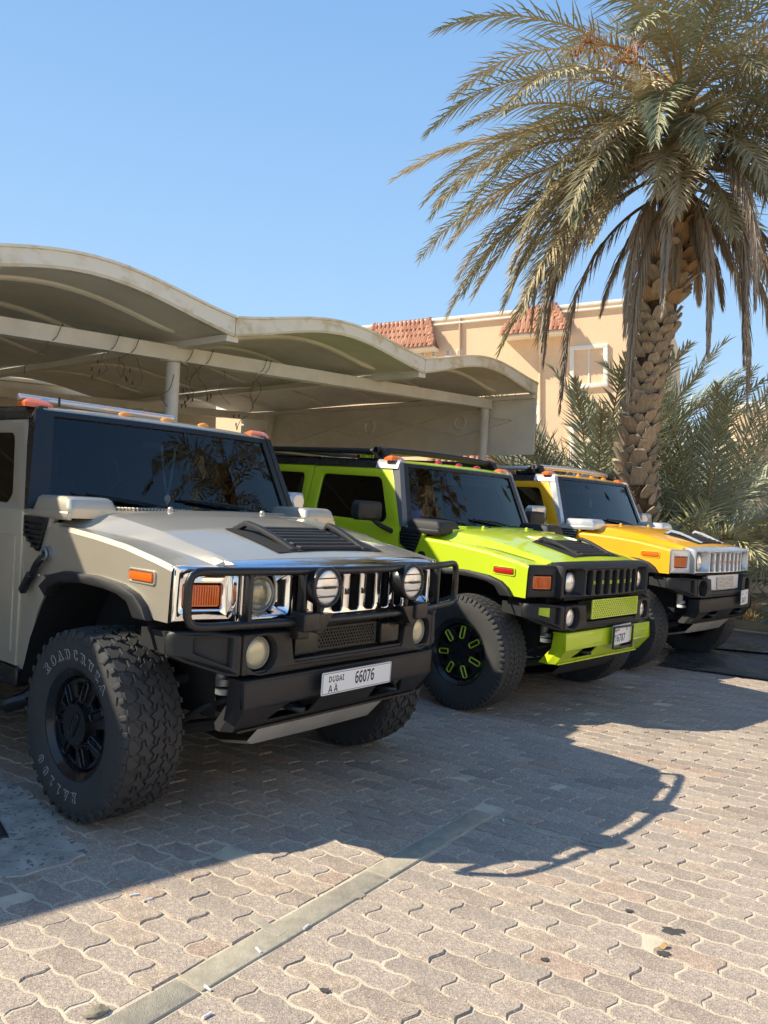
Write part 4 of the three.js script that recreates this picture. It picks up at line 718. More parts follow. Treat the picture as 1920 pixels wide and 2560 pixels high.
{ // lime car: perforated mesh, plate, roof rack, dash paper
  const holes = []; for (let j = 0; j < 8; j++) for (let i = 0; i < 22; i++) { const x = -0.352 + i * 0.034 + (j % 2) * 0.017, y = 0.791 + j * 0.0166; if (x < 0.36) holes.push(circ(x, y, 0.0095, 8).map(([a, b]) => [x + (a - x) * 0.85, y + (b - y) * 0.78])); }
  onCar(SB, carB, 'bumper_mesh', ext(poly(rrect(0, 0.849, 0.758, 0.145, 0.008), holes), 0.008, 0).translate(0, 0, 0.722), M.lime, 0.5);
  const pl = plateMesh(0.315, 0.155, 0.006, plateTex(630, 310, g => { squash(g, '16787', 70, 272, 'bold 176px sans-serif', 0.78); squash(g, 'R', 470, 110, 'bold 96px sans-serif', 0.8); g.lineWidth = 9; g.beginPath(); g.moveTo(60, 80); g.lineTo(200, 80); g.moveTo(80, 50); g.lineTo(80, 110); g.moveTo(120, 56); g.arc(120, 90, 18, 0, 5); g.moveTo(165, 45); g.lineTo(165, 100); g.stroke(); g.fillRect(190, 60, 30, 30); }), carB);
  pl.position.set(0.127, 0.61 + SB.lift, 0.745); pl.rotation.set(0.03, 0.02, 0.02);
  onCar(SB, carB, 'plate_frame', ext(poly(rrect(0, 0, 0.338, 0.178, 0.008), [rrect(0, 0, 0.306, 0.146, 0.006)]), 0.014, 0.003, 1).translate(0.127, 0.61, 0.742), M.black, 0.5);
  const rack = S => {
    const rk = onCar(S, S === SB ? carB : carC, 'roof_rack', [tube([[-0.86, 1.975, -1.16], [-0.4, 1.985, -1.11], [0, 1.988, -1.10], [0.4, 1.985, -1.11], [0.86, 1.975, -1.16]], 0.028, 30, 10), mv(cyl(0.026, 0.026, 2.5, 10), -0.80, 1.965, -2.42, Math.PI / 2), mv(cyl(0.026, 0.026, 2.5, 10), 0.80, 1.965, -2.42, Math.PI / 2), mv(cyl(0.022, 0.022, 1.6, 10), 0, 1.965, -2.4, 0, 0, Math.PI / 2), mv(cyl(0.022, 0.022, 1.6, 10), 0, 1.965, -3.6, 0, 0, Math.PI / 2)], S === SB ? M.plastic : M.silver, 0.8);
    for (const s of [-1, 1]) onCar(S, null, 'rack_foot', bend(ext(poly(roundPoly([[-1.04, 1.895], [-1.08, 1.99], [-1.16, 2.012], [-1.22, 1.99], [-1.30, 1.935], [-1.42, 1.93], [-1.42, 1.895]], 0.012)), 0.05, 0.006, 1), v => { const z = v.x; v.set(s * 0.80 + (v.z - 0.025), v.y, z); }), M.black, 0.5, rk);
    return rk;
  };
  const rb = rack(SB); rack(SC);
  [...'HUMMER'].forEach((ch, i) => onCar(SB, null, 'letter', bend(text(ch, 0.026, 0.002), v => { const x = v.x; v.set(-0.8275 - v.z, v.y + 1.917, -1.36 + i * 0.03 + x); }), M.lime, 0.5, rb));
  const pp = obj('folded_paper', bend(new THREE.PlaneGeometry(0.20, 0.13, 4, 2), v => { v.z += 0.02 * Math.sin(v.x * 9); }), std([0.35, 0.30, 0.62], 0.8, { side: THREE.DoubleSide }), scene); const w = toWorld(SB, -0.66, 1.42, -0.83); pp.position.set(...w); pp.rotation.set(-0.5, SB.yaw, 0, 'YXZ'); tag(pp, 'mauve leaflet standing on the dashboard inside the lime green car', 'leaflet');
}
{ // yellow car: silver recess panel, louvred mesh, plate, tag
  const holes = []; for (let j = 0; j < 7; j++) for (let i = 0; i < 16; i++) { const x = -0.18 + i * 0.025; holes.push(rrect(x + 0.02, 0.79 + j * 0.0148, 0.015, 0.007, 0.002, 1)); }
  onCar(SC, carC, 'bumper_mesh', ext(poly(rrect(0.025, 0.832, 0.43, 0.12, 0.006), holes), 0.008, 0).translate(0, 0, 0.672), M.silver, 0.5);
  onCar(SC, carC, 'recess_panel', [box(0.80, 0.15, 0.02, 0, 0.838, 0.655, 0.004)], M.white, 0.5);
  const pl = plateMesh(0.22, 0.155, 0.006, plateTex(440, 310, g => { squash(g, '26617', 40, 272, 'bold 160px sans-serif', 0.62); squash(g, 'K', 330, 110, 'bold 90px sans-serif', 0.8); g.lineWidth = 8; g.beginPath(); g.moveTo(40, 80); g.lineTo(140, 80); g.moveTo(60, 50); g.lineTo(60, 105); g.moveTo(110, 50); g.lineTo(110, 100); g.stroke(); }), carC);
  pl.position.set(0.38, 0.68 + SC.lift, 0.738); pl.rotation.set(0.02, 0.05, 0.04);
  onCar(SC, carC, 'towing_tag', [box(0.15, 0.11, 0.008, -0.50, 0.64, 0.45, 0.002, 0, -0.35)], M.yellow, 0.5);
  onCar(SC, carC, 'tag_stripe', Array.from({ length: 4 }, (_, i) => box(0.024, 0.03, 0.01, -0.55 + i * 0.033, 0.65, 0.437 + i * 0.012, 0.002, 0, -0.35)), M.black, 0.5);
  { const t = thing('hanging_charm', 'small pale charm hanging behind the yellow car\'s windscreen', 'charm', toWorld(SC, 0.06, 1.56, -0.95), SC.yaw); mesh('charm_body', [box(0.03, 0.03, 0.006, 0, 0.02, 0, 0.002), box(0.03, 0.03, 0.006, 0, 0.06, 0, 0.002), box(0.034, 0.008, 0.006, 0, 0.10, 0, 0.002)], M.white, t, 0.5); mesh('cord', mv(cyl(0.002, 0.002, 0.12, 5), 0, 0.16, 0), M.white, t); }
}

// ---------------------------------------------------------------- car shade with a vaulted roof
const SHe = [0.614, -0.789], SHn = [0.789, 0.614], SH0 = [-1.423, -7.25];
// t runs along the front edge, w back under the roof; the paving falls gently, so level lines rise against it
const shade = (t, w, y) => [SH0[0] + SHe[0] * t - SHn[0] * w, y > 0.2 ? y + 0.051 * t - 0.018 * w : y, SH0[1] + SHe[1] * t - SHn[1] * w];
T.stain = tex(256, (u, v) => { const n = fbm(u, v, 4, 201, 5), m = fbm(u, v, 16, 205, 3); return mul([0.80, 0.745, 0.615], 0.89 + 0.26 * (n - 0.5) + 0.12 * (m - 0.5)); });
T.rust = tex(256, (u, v) => { const n = fbm(u, v, 6, 221, 5), m = fbm(u, v, 24, 225, 3); const a = clamp((n - 0.52) * 5, 0, 1) * m; return [lerp(0.78, 0.54, a), lerp(0.73, 0.42, a), lerp(0.61, 0.23, a)]; });
M.shade = std([1, 1, 1], 0.7, { map: again(T.stain, 0.5), bumpMap: again(T.rough, 0.5), bumpScale: 0.006 });
M.shadeRust = std([1, 1, 1], 0.7, { map: again(T.rust, 1.1) });
M.post = std([0.76, 0.715, 0.61], 0.55, { map: again(T.mottle, 1.5) });
{
  const t0 = thing('car_shade', 'cream car shade with wavy vaulted roof and patterned end panel above the cars', 'car shade', [...shade(0, 0, 0)]);
  const o = t0.position, rel = g => Array.isArray(g) ? g.map(q => q.translate(-o.x, 0, -o.z)) : g.translate(-o.x, 0, -o.z);
  const bays = [[-17.1, -14.25, 0.24], [-14.25, -11.4, 0.24], [-11.4, -8.55, 0.24], [-8.55, -5.7, 0.24], [-5.7, -2.85, 0.25], [-2.85, 0.0, 0.255], [0.0, 2.9, 0.225], [2.9, 5.7, 0.225]];
  const arch = t => { for (const [a, b, r] of bays) if (t >= a && t <= b) { const u = (t - a) / (b - a); return 2.93 + r * (0.6 * Math.sin(Math.PI * u) + 0.4 * Math.sin(Math.PI * u) ** 2); } return 2.93; };
  const W = 6.35;
  const M2 = 18;
  bays.forEach(([a, b], k) => {
    const rows = []; for (let i = 0; i <= M2; i++) { const t = lerp(a + 0.02, b - 0.02, i / M2), ring = []; for (let j = 0; j <= 14; j++) { const w = lerp(b <= -2.8 ? -0.22 : 0.03, W, j / 14); ring.push(shade(t, w, arch(t) + 0.03 + 0.012 * Math.sin(w * 2.1 + k))); } for (let j = 14; j >= 0; j--) { const w = lerp(0.03, W, j / 14); ring.push(shade(t, w, arch(t) + 0.055 + 0.012 * Math.sin(w * 2.1 + k))); } rows.push(ring); }
    mesh('roof_vault', rel(loft(rows, { closed: true, cap: true })), M.shade, t0, 0.5);
    const fh = t => 0.155 - 0.035 * Math.sin(Math.PI * clamp((t - a) / (b - a), 0, 1));
    // fascia board of this bay
    const fr = []; for (let i = 0; i <= M2; i++) { const t = lerp(a + (k ? 0.004 : 0), b - 0.004, i / M2), y = arch(t); const q = b <= -2.8 ? -0.28 : 0; fr.push([shade(t, q - 0.02, y), shade(t, q - 0.035, y + 0.02), shade(t, q - 0.035, y + fh(t)), shade(t, q - 0.05, y + fh(t) + 0.004), shade(t, q - 0.05, y + fh(t) + 0.024), shade(t, 0.07, y + fh(t) + 0.03), shade(t, 0.07, y + 0.02), shade(t, 0.03, y)]); }
    mesh('fascia_board', rel(loft(fr, { closed: true, cap: true })), M.shadeRust, t0, 0.5);
    for (const w of [0.55, 1.6, 2.75, 3.9, 5.05]) { const pts = []; for (let i = 0; i <= 12; i++) { const t = lerp(a + 0.22, b - 0.22, i / 12); pts.push(shade(t, w, arch(t) + 0.02 - (i === 0 || i === 12 ? -0.02 : 0))); } mesh('rib', rel(tube(pts, 0.026, 24, 6)), M.shade, t0, 1); }
    mesh('valley_beam', rel(loft([0.0, W].map(w => [shade(b - 0.07, w, 2.885), shade(b + 0.07, w, 2.885), shade(b + 0.06, w, 2.95), shade(b - 0.06, w, 2.95)]), { closed: true, cap: true })), M.shade, t0, 0.4);
  });
  const turn = Math.atan2(-SHe[1], SHe[0]); // local x along the front edge
  const bar = (name, t1, t2, w, y, h, d, m) => { const c = shade((t1 + t2) / 2, w, y); const g = mv(new RoundedBoxGeometry(t2 - t1, h, d, 2, 0.006), c[0], c[1], c[2], 0, turn); return mesh(name, rel(g), m, t0, 0.5); };
  const slope = Math.atan(0.051);
  const bar2 = (name, t1, t2, w, y0, y1, d) => mesh(name, rel(loft([t1, t2].map(t => [shade(t, w - d / 2, y0), shade(t, w + d / 2, y0), shade(t, w + d / 2, y1), shade(t, w - d / 2, y1)]), { closed: true, cap: true })), M.post, t0, 0.3);
  bar2('front_beam', -17.1, 5.66, 0.75, 2.77, 2.905, 0.13); bar2('rear_beam', -17.1, 5.66, 5.3, 2.76, 2.88, 0.12);
  const post = (t, w, r = 0.064) => { const c = shade(t, w, 0), h = 2.76 + 0.051 * t - 0.018 * w; mesh('column', rel([cyl(r, r, h, 24).translate(c[0], h / 2, c[2]), new THREE.BoxGeometry(0.2, 0.012, 0.2).translate(c[0], h + 0.004, c[2])]), M.post, t0, 0.6); };
  post(-0.05, 0.75); post(5.58, 0.75); post(-5.7, 0.75); post(-11.2, 0.75); post(2.8, 5.3); post(5.6, 5.3); post(0, 5.3); post(-2.9, 5.3);
  // end panel with its raised lozenges and rings
  const E0 = 5.72, pan = (w, y, out) => shade(E0 - out, w, y);
  const rows = []; for (let i = 0; i <= 10; i++) { const w = lerp(-0.01, 6.2, i / 10); rows.push([pan(w, 2.08, 0), pan(w, 2.93, 0), pan(w, 2.93, -0.025), pan(w, 2.08, -0.025)]); }
  const ep = mesh('end_panel', rel(loft(rows, { closed: true, cap: true })), M.shade, t0, 0.5);
  const zigU = [[0.38, 2.59], [1.27, 2.785], [2.16, 2.59], [3.05, 2.785], [3.94, 2.59], [4.83, 2.785], [5.74, 2.59]], zigL = zigU.map(([w, y]) => [w, y > 2.6 ? 2.39 : y]);
  for (const z of [zigU, zigL]) for (let i = 0; i + 1 < z.length; i++) { const [a, b] = [z[i], z[i + 1]]; const r = [[a, -0.012], [b, -0.012]].map(([p]) => [pan(p[0], p[1] - 0.022, -0.001), pan(p[0], p[1] - 0.014, 0.032), pan(p[0], p[1] + 0.014, 0.032), pan(p[0], p[1] + 0.022, -0.001)]); const m = mesh('moulding', rel(loft(r, { closed: true, cap: true })), M.shade, ep, 0.4); }
  for (const w of [1.27, 3.05, 4.83]) { const q = pan(w, 2.59, 0.004); const g = new THREE.TorusGeometry(0.10, 0.022, 8, 36); g.rotateY(turn + Math.PI / 2); mesh('ring_moulding', rel(g.translate(...q)), M.shade, ep, 1); }
  // back wall under the shade
  const bw = thing('rear_wall', 'cream rendered wall closing the back of the car shade', 'wall', shade(5.6, 6.48, 0), turn);
  const wm = std([0.95, 0.84, 0.66], 0.9, { map: again(T.stain, 0.4) });
  mesh('wall_face', box(24, 3.3, 0.16, -12.1, 1.65, -0.1).rotateZ(0.05), wm, bw); mesh('wall_coping', box(24.1, 0.06, 0.22, -12.1, 3.33, -0.1, 0.01).rotateZ(0.05), wm, bw);
  // dry creeper over the beam
  const vine = thing('dry_creeper', 'bare dry creeper strands dangling from the front beam of the car shade', 'creeper', shade(-0.6, 0.75, 2.8));
  seed = 91; const vm = std([0.10, 0.065, 0.04], 0.9), vo = vine.position;
  for (let i = 0; i < 13; i++) {
    const tt = 1.35 * [-0.95, -0.55, -0.48, -0.4, -0.35, 0.0, 0.05, 0.12, 0.18, 0.22, 0.4, 0.75, 0.8, 1.1, -0.1, 0.3][i], over = i % 3 === 0 || i % 5 === 1, len = rr(0.15, 0.6), pts = [];
    if (over) { pts.push(shade(tt + 0.1, 0.74, 2.915), shade(tt + 0.05, 0.67, 2.918), shade(tt, 0.672, 2.80)); }
    let p = [tt - (over ? 0.06 : 0), 0.72, 2.75];
    for (let k = 0; k <= 5; k++) { pts.push(shade(p[0], p[1], p[2])); p = [p[0] + rr(-0.07, 0.09), p[1] + rr(-0.05, 0.05), p[2] - len / 5 * rr(0.4, 1.4)]; }
    mesh('strand', tube(pts, over ? 0.0034 : 0.0022, 26, 4).translate(-vo.x, -vo.y, -vo.z), vm, vine, 1);
    if (i % 2) { const e = pts[pts.length - 1]; const q = Array.from({ length: 4 }, () => { const g = new THREE.SphereGeometry(1, 6, 4); return g.scale(0.008, 0.022, 0.008).translate(e[0] + rr(-0.04, 0.04) - vo.x, e[1] + rr(-0.02, 0.14) - vo.y, e[2] + rr(-0.03, 0.03) - vo.z); }); mesh('dry_pod', q, vm, vine, 1); }
  }
}

// ---------------------------------------------------------------- palms
const leafMat = (c, more = {}) => new THREE.MeshPhysicalMaterial({ color: new THREE.Color(...c), roughness: 0.6, side: THREE.DoubleSide, map: again(T.mottle, 3), ...more });
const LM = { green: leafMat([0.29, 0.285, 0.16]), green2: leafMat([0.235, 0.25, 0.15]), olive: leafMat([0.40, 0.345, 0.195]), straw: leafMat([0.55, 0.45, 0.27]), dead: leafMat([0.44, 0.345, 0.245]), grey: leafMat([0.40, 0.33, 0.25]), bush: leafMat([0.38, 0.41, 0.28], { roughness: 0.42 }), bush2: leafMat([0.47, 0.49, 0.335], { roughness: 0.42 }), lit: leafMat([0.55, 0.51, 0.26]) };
const stalk = std([0.36, 0.26, 0.12], 0.7), stalkDead = std([0.20, 0.14, 0.085], 0.9);
// one feather leaf: curved midrib and two rows of folded leaflets
function frondGeo({ len = 3.6, el = 0.7, droop = 1.5, pw = 1.4, az = 0, leaf = 0.5, n = 62, hang = 0.2, spread = 1, w = 0.02, bare = 0.16, roll = 0, twist = 0, droopLeaf = 0.25, fan = 0 }) {
  const S = 30, P = [V(0, 0, 0)], Tn = [];
  for (let i = 0; i < S; i++) { const s = (i + 0.5) / S, e = Math.max(-1.52, el - droop * Math.pow(s, pw)), a = az + twist * s * s; const d = V(Math.cos(e) * Math.cos(a), Math.sin(e), Math.cos(e) * Math.sin(a)); Tn.push(d); P.push(P[i].clone().addScaledVector(d, len / S)); }
  Tn.push(Tn[S - 1].clone());
  const pos = [], idx = [], at = s => { const f = clamp(s * S, 0, S - 0.001), i = Math.floor(f); return P[i].clone().lerp(P[i + 1], f - i); };
  const down = V(0, -1, 0), side0 = V(-Math.sin(az), 0, Math.cos(az));
  for (let i = 0; i < n; i++) for (const sg of [-1, 1]) {
    const s = bare + (1 - bare) * Math.pow((i + 0.5 + rr(-0.3, 0.3)) / n, 0.92), t = Tn[Math.min(S, Math.floor(s * S))], up = V().crossVectors(t, side0).multiplyScalar(-1).normalize(); if (up.y < 0 && Math.abs(t.y) < 0.9) up.negate();
    if (rnd() < 0.07) continue;
    const sd = side0.clone().applyAxisAngle(t, roll + rr(-0.12, 0.12));
    const q = (s - bare) / (1 - bare), L = leaf * (0.45 + 1.05 * Math.sin(Math.PI * Math.pow(q, 0.62)) * 0.62) * (q > 0.9 ? 0.78 : 1) * (rnd() < 0.1 ? rr(0.4, 0.8) : rr(0.85, 1.12)), open = lerp(1.15, 0.42, q) * spread * rr(0.78, 1.18);
    const lift = [0.25, 0.0, 0.45, 0.1][i % 4] * (1 - fan) * rr(0.7, 1.2);
    const d0 = t.clone().multiplyScalar(Math.cos(open)).addScaledVector(sd, sg * Math.sin(open)).addScaledVector(up, lift).addScaledVector(down, hang).normalize();
    const b = at(s), d1 = d0.clone().addScaledVector(down, droopLeaf * rr(0.6, 1.5)).normalize(), m = b.clone().addScaledVector(d0, L * 0.45), e = m.clone().addScaledVector(d1, L * 0.55);
    const across = V().crossVectors(d0, up); if (across.lengthSq() < 0.01) across.copy(sd); across.normalize();
    const fold = V().crossVectors(across, d0).normalize().multiplyScalar(w * 0.5), o = pos.length;
    const add = (p, k) => pos.push([p.x + across.x * k, p.y + across.y * k, p.z + across.z * k]);
    add(b, -w * 0.35); add(b, w * 0.35); const mm = m.clone().add(fold); add(m, -w * 0.6); pos.push([mm.x - 2 * fold.x, mm.y - 2 * fold.y, mm.z - 2 * fold.z]); add(m, w * 0.6); pos.push([e.x, e.y, e.z]);
    idx.push(o, o + 3, o + 2, o, o + 1, o + 3, o + 1, o + 4, o + 3, o + 2, o + 3, o + 5, o + 3, o + 4, o + 5);
  }
  const leaves = tris(pos, idx);
  const rib = new THREE.TubeGeometry(new THREE.CatmullRomCurve3(P.filter((_, i) => i % 2 === 0)), 20, 1, 5), rp = rib.attributes.position; // taper the midrib
  const curve = new THREE.CatmullRomCurve3(P.filter((_, i) => i % 2 === 0));
  for (let i = 0; i <= 20; i++) { const c = curve.getPointAt(i / 20), r = lerp(0.030, 0.005, Math.pow(i / 20, 0.6)); for (let j = 0; j <= 5; j++) { const k = i * 6 + j; rp.setXYZ(k, c.x + (rp.getX(k) - c.x) * r, c.y + (rp.getY(k) - c.y) * r, c.z + (rp.getZ(k) - c.z) * r); } }
  rib.computeVertexNormals();
  return [fin(leaves, 0.2), fin(rib, 1)];
}
function frond(parent, at, p, lm, sm) { const [a, b] = frondGeo(p); const f = mesh('frond', a, lm, parent); f.position.set(...at); mesh('midrib', b, sm ?? stalk, f); return f; }
T.boot = tex(256, (u, v) => { const n = fbm(u, v, 4, 301, 4), l = noise(u, v * 0.08 % 1, 64, 305), m = fbm(u, v, 30, 307, 3); return mul([0.45, 0.355, 0.245], 0.62 + 0.4 * l + 0.4 * (n - 0.5) + 0.35 * (m - 0.5)); });
M.boot = std([1, 1, 1], 0.9, { map: again(T.boot, 4), bumpMap: again(T.boot, 4), bumpScale: 0.006 });
M.bootGrey = std([0.80, 0.82, 0.84], 0.9, { map: again(T.boot, 4, 4, 0.3, 0.2), bumpMap: again(T.boot, 4), bumpScale: 0.006 });
M.bootRed = std([1.02, 0.80, 0.58], 0.9, { map: again(T.boot, 4, 4, 0.6, 0.5), bumpMap: again(T.boot, 4), bumpScale: 0.006 });
M.fibre = std([0.22, 0.165, 0.105], 1, { map: again(T.boot, 3), bumpMap: again(T.boot, 9), bumpScale: 0.012 });
M.fibreHair = std([0.30, 0.22, 0.13], 1, { side: THREE.DoubleSide });
function bootGeo(k) { // the cut stub of an old leaf: a flat shield that leans out, its top sawn off askew
  seed = 500 + k; const w = rr(0.092, 0.12), h = rr(0.12, 0.19), th = rr(0.03, 0.055), sk = rr(-0.035, 0.035), cut = rr(-0.03, 0.03);
  const prof = [[-0.35, 0.55, 0], [0.05, 0.98, 0.30], [0.4, 1, 0.55], [0.75, 0.82, 0.85], [1, 0.62, 1.1]];
  const rows = prof.map(([v, k2, out]) => { const y = v * h, x = w * k2, z = out * th, c = sk * v, e = v > 0.9 ? 1 : 0, q = s => e * (s * cut + rr(-0.012, 0.012)); return [[-x + c, y - 0.008 + q(-1), z - 0.004], [-x * 0.5 + c, y + q(-0.5), z + 0.006], [c + rr(-0.01, 0.01), y + q(0), z + 0.011], [x * 0.5 + c, y + q(0.5), z + 0.006], [x + c, y - 0.008 + q(1), z - 0.004], [x * 0.75 + c, y + q(0.8), z - 0.034], [-x * 0.75 + c, y + q(-0.8), z - 0.034]]; });
  return fin(loft(rows, { closed: true, cap: true, flip: true }), 0.35);
}
const boots = Array.from({ length: 9 }, (_, k) => bootGeo(k));
function bigPalm(x, z, path, label, detail, turn = 0) {
  const t = thing('date_palm', label, 'palm tree', [x, 0, z], turn);
  const c = new THREE.CatmullRomCurve3(path.map(p => V(p[0], p[1], p[2]))), rad = tab([0, 0.27], [1.7, 0.225], [3.2, 0.195], [3.9, 0.195], [4.4, 0.215], [5.2, 0.27], [6.4, 0.22], [7.3, 0.13]);
  const rows = []; for (let i = 0; i <= 40; i++) { const p = c.getPointAt(i / 40), r = rad(p.y) * 0.93; rows.push(Array.from({ length: 20 }, (_, j) => { const a = j / 20 * Math.PI * 2; return [p.x + r * Math.cos(a) * (1 + 0.03 * Math.sin(j * 5 + i)), p.y, p.z + r * Math.sin(a)]; })); }
  const trunk = mesh('trunk', loft(rows, { closed: true, cap: true }), M.fibre, t, 1.2);
  seed = 700;
  { // torn fibre between the stubs
    const f = []; for (let i = 0; i < 420; i++) { const y = rr(1.2, 5.3), p = c.getPointAt(clamp(y / path[path.length - 1][1], 0, 1)), a = rr(0, 6.28), r = rad(y) + rr(0, 0.05), l = rr(0.05, 0.16), q = a + rr(-0.3, 0.3), r2 = r + rr(0.01, 0.07); f.push(tris([[p.x + r * Math.cos(a), y, p.z + r * Math.sin(a)], [p.x + r * Math.cos(a + 0.03), y, p.z + r * Math.sin(a + 0.03)], [p.x + r2 * Math.cos(q), y + l * rr(-0.8, 1), p.z + r2 * Math.sin(q)]], [0, 1, 2])); }
    mesh('trunk_fibre', f, M.fibreHair, trunk, 0.1).userData.kind = 'stuff';
  }
  let n = 0;
  for (let y = 0.15, row = 0; y < 5.45; row++) {
    const u = clamp(y / path[path.length - 1][1], 0, 1), p = c.getPointAt(u), r = rad(y), k = y < 4.2 ? 8 : 9;
    for (let j = 0; j < k; j++) {
      const a = (j + (row % 2) * 0.5) / k * Math.PI * 2 + row * 0.06 + rr(-0.05, 0.05);
      if (detail && Math.sin(a) < -0.62 && y < 5) continue; // far side stays unseen behind the trunk
      if (!detail && j % 2) continue;
      if (rnd() < 0.08) continue;
      const b = mesh('leaf_base', boots[n++ * 4 % 9], y > 4.35 ? (rnd() < 0.6 ? M.bootRed : M.boot) : y < 2.6 ? (rnd() < 0.6 ? M.bootGrey : M.boot) : rnd() < 0.3 ? M.bootGrey : M.boot, trunk);
      const e = new THREE.Object3D(); b.position.set(p.x + Math.cos(a) * (r - 0.02), y + rr(-0.035, 0.035), p.z + Math.sin(a) * (r - 0.02)); b.rotation.set(rr(0.18, 0.46) + (y > 4.4 ? 0.30 : 0.06), Math.PI / 2 - a, rr(-0.22, 0.22), 'YXZ');
      const s = y > 4.4 ? rr(0.95, 1.3) : rr(0.8, 1.15); b.scale.set(s, s * (y > 4.4 ? 1.25 : 1), s);
    }
    y += y < 4.2 ? 0.132 : 0.17;
  }
  return t;
}
{
  const px = 3.30, pz = -10.85;
  const t = bigPalm(px, pz, [[0.1, -0.1, 0.05], [0.06, 1.2, 0.02], [0.0, 2.4, 0], [0.06, 3.1, 0], [0.12, 3.63, 0], [0.20, 4.16, 0], [0.27, 4.7, 0], [0.31, 5.05, 0], [0.36, 6.2, 0.0], [0.36, 7.3, 0]], 'tall date palm with scaly trunk and drooping olive crown beside the yellow car', true);
  seed = 808;
  const top = y => [0.35, y, 0];
  // [azimuth deg (0 = right, 90 = towards viewer, 180 = left), elevation, droop, length, colour, height]
  const G = [];
  const g = (az, el, droop, len, m, y = 6.35, o = {}) => G.push([az, el, droop, len, m, y, o]);
  // living leaves in rings, from the heart down, then dead ones that arch out and hang
  const ring = (n, e0, e1, d0, d1, l0, l1, y0, y1, mats, o = {}, a0 = 0) => { for (let i = 0; i < n; i++) { const f = (i * 0.618) % 1; g(a0 + i * 360 / n + rr(-8, 8), lerp(e0, e1, f), lerp(d0, d1, (i * 0.382) % 1), lerp(l0, l1, (i * 0.79) % 1), mats[i % mats.length], lerp(y0, y1, f), o); } };
  ring(9, 1.35, 1.0, 1.0, 1.5, 3.2, 3.8, 7.4, 7.2, ['green', 'green2']);
  ring(13, 0.95, 0.6, 1.2, 1.6, 3.9, 4.3, 7.25, 7.0, ['green', 'olive', 'green2'], {}, 7);
  ring(16, 0.5, 0.15, 1.1, 1.4, 4.0, 4.4, 7.0, 6.7, ['olive', 'green'], {}, 3);
  ring(17, 0.12, -0.22, 0.95, 1.25, 3.8, 4.3, 6.75, 6.45, ['olive', 'green', 'green2'], {}, 11);
  ring(15, -0.15, -0.5, 0.7, 1.0, 3.4, 3.9, 6.5, 6.2, ['olive', 'straw', 'green'], {}, 5);
  ring(6, 0.35, -0.1, 1.9, 2.3, 2.8, 3.3, 6.9, 6.5, ['green', 'olive'], {}, 20);
  ring(25, 0.1, -0.45, 1.45, 1.8, 3.2, 4.2, 6.3, 5.7, ['dead', 'grey', 'dead'], { spread: 0.45, hang: 0.8, leaf: 0.46, w: 0.02, droopLeaf: 0.6, pw: 0.8 }, 9);
  ring(10, -0.6, -0.9, 0.6, 0.8, 1.3, 2.0, 5.9, 5.6, ['grey', 'dead'], { spread: 0.4, hang: 0.9, leaf: 0.42, w: 0.02, droopLeaf: 0.6, pw: 0.6 }, 2);
  for (const [az, el, len] of [[155, -0.3, 3.9], [163, -0.42, 3.8], [144, -0.35, 3.5], [174, -0.25, 4.2], [128, 0.1, 3.2], [100, 0.2, 2.8], [60, 0.1, 3.4], [40, -0.1, 3.8], [20, 0.0, 4.0], [2, 0.1, 4.0], [75, -0.2, 3.0], [150, 0.25, 3.9], [140, 0.0, 3.5], [132, -0.3, 3.1], [165, 0.1, 4.1], [180, 0.3, 4.2], [172, -0.05, 4.0], [148, -0.15, 3.5], [188, 0.05, 4.1], [120, 0.35, 3.1], [116, -0.2, 2.7], [186, -0.35, 3.6], [176, -0.15, 3.9], [168, -0.5, 3.3], [196, -0.55, 3.6], [158, -0.25, 3.6]]) g(az, el, 0.95, len, rnd() < 0.3 ? 'straw' : 'olive', 6.4);
  for (const [az0, el, dr, len, m, y, o] of G) {
    const az = ((az0 % 360) + 360) % 360; if (az > 208 && az < 322 && el < 0.6) continue; // the far side, which would only darken what stands behind
    const k = m === 'dead' || m === 'grey', front = Math.max(0, Math.cos((az - 82) * Math.PI / 180)), short = 1 - 0.36 * Math.pow(front, 3) * (k ? 0.5 : 1);
    frond(t, [top(y)[0] + 0.12 * Math.cos(az * Math.PI / 180), y, 0.12 * Math.sin(az * Math.PI / 180)], { az: az * Math.PI / 180 + rr(-0.05, 0.05), el, droop: dr, len: len * short * 0.9 * rr(0.94, 1.05), leaf: 0.52, n: 80, w: 0.021, pw: 1.15, hang: 0.16, roll: rr(-0.5, 0.5), twist: rr(-0.25, 0.25), ...o }, LM[m === 'olive' && rnd() < 0.25 ? 'straw' : m], k ? stalkDead : stalk);
  }
  // fruit stalks: sprays of thin strands
  seed = 333; const fm = std([0.42, 0.20, 0.06], 0.7), fm2 = std([0.50, 0.42, 0.26], 0.8);
  [[150, 0.3, 1.7, 7.1, 0], [135, 0.15, 1.6, 7.0, 1], [85, 0.0, 1.3, 6.7, 1], [70, 0.3, 1.1, 7.2, 1], [162, 0.4, 2.2, 7.2, 0], [140, 0.45, 1.4, 7.3, 0], [40, 0.3, 1.4, 7.1, 1], [165, 0.2, 2.4, 7.0, 1]].forEach(([az, el, len, y, kind]) => {
    const a = az * Math.PI / 180, d = V(Math.cos(a) * Math.cos(el), Math.sin(el), Math.sin(a) * Math.cos(el)), b = V(0.35, y, 0), e = b.clone().addScaledVector(d, len * 0.7).add(V(0, -0.12 * len, 0));
    const f = mesh('fruit_stalk', tube([b.toArray(), b.clone().addScaledVector(d, len * 0.4).toArray(), e.toArray()], 0.016, 12, 5), kind ? fm2 : fm, t, 1);
    const strands = [], dates = [];
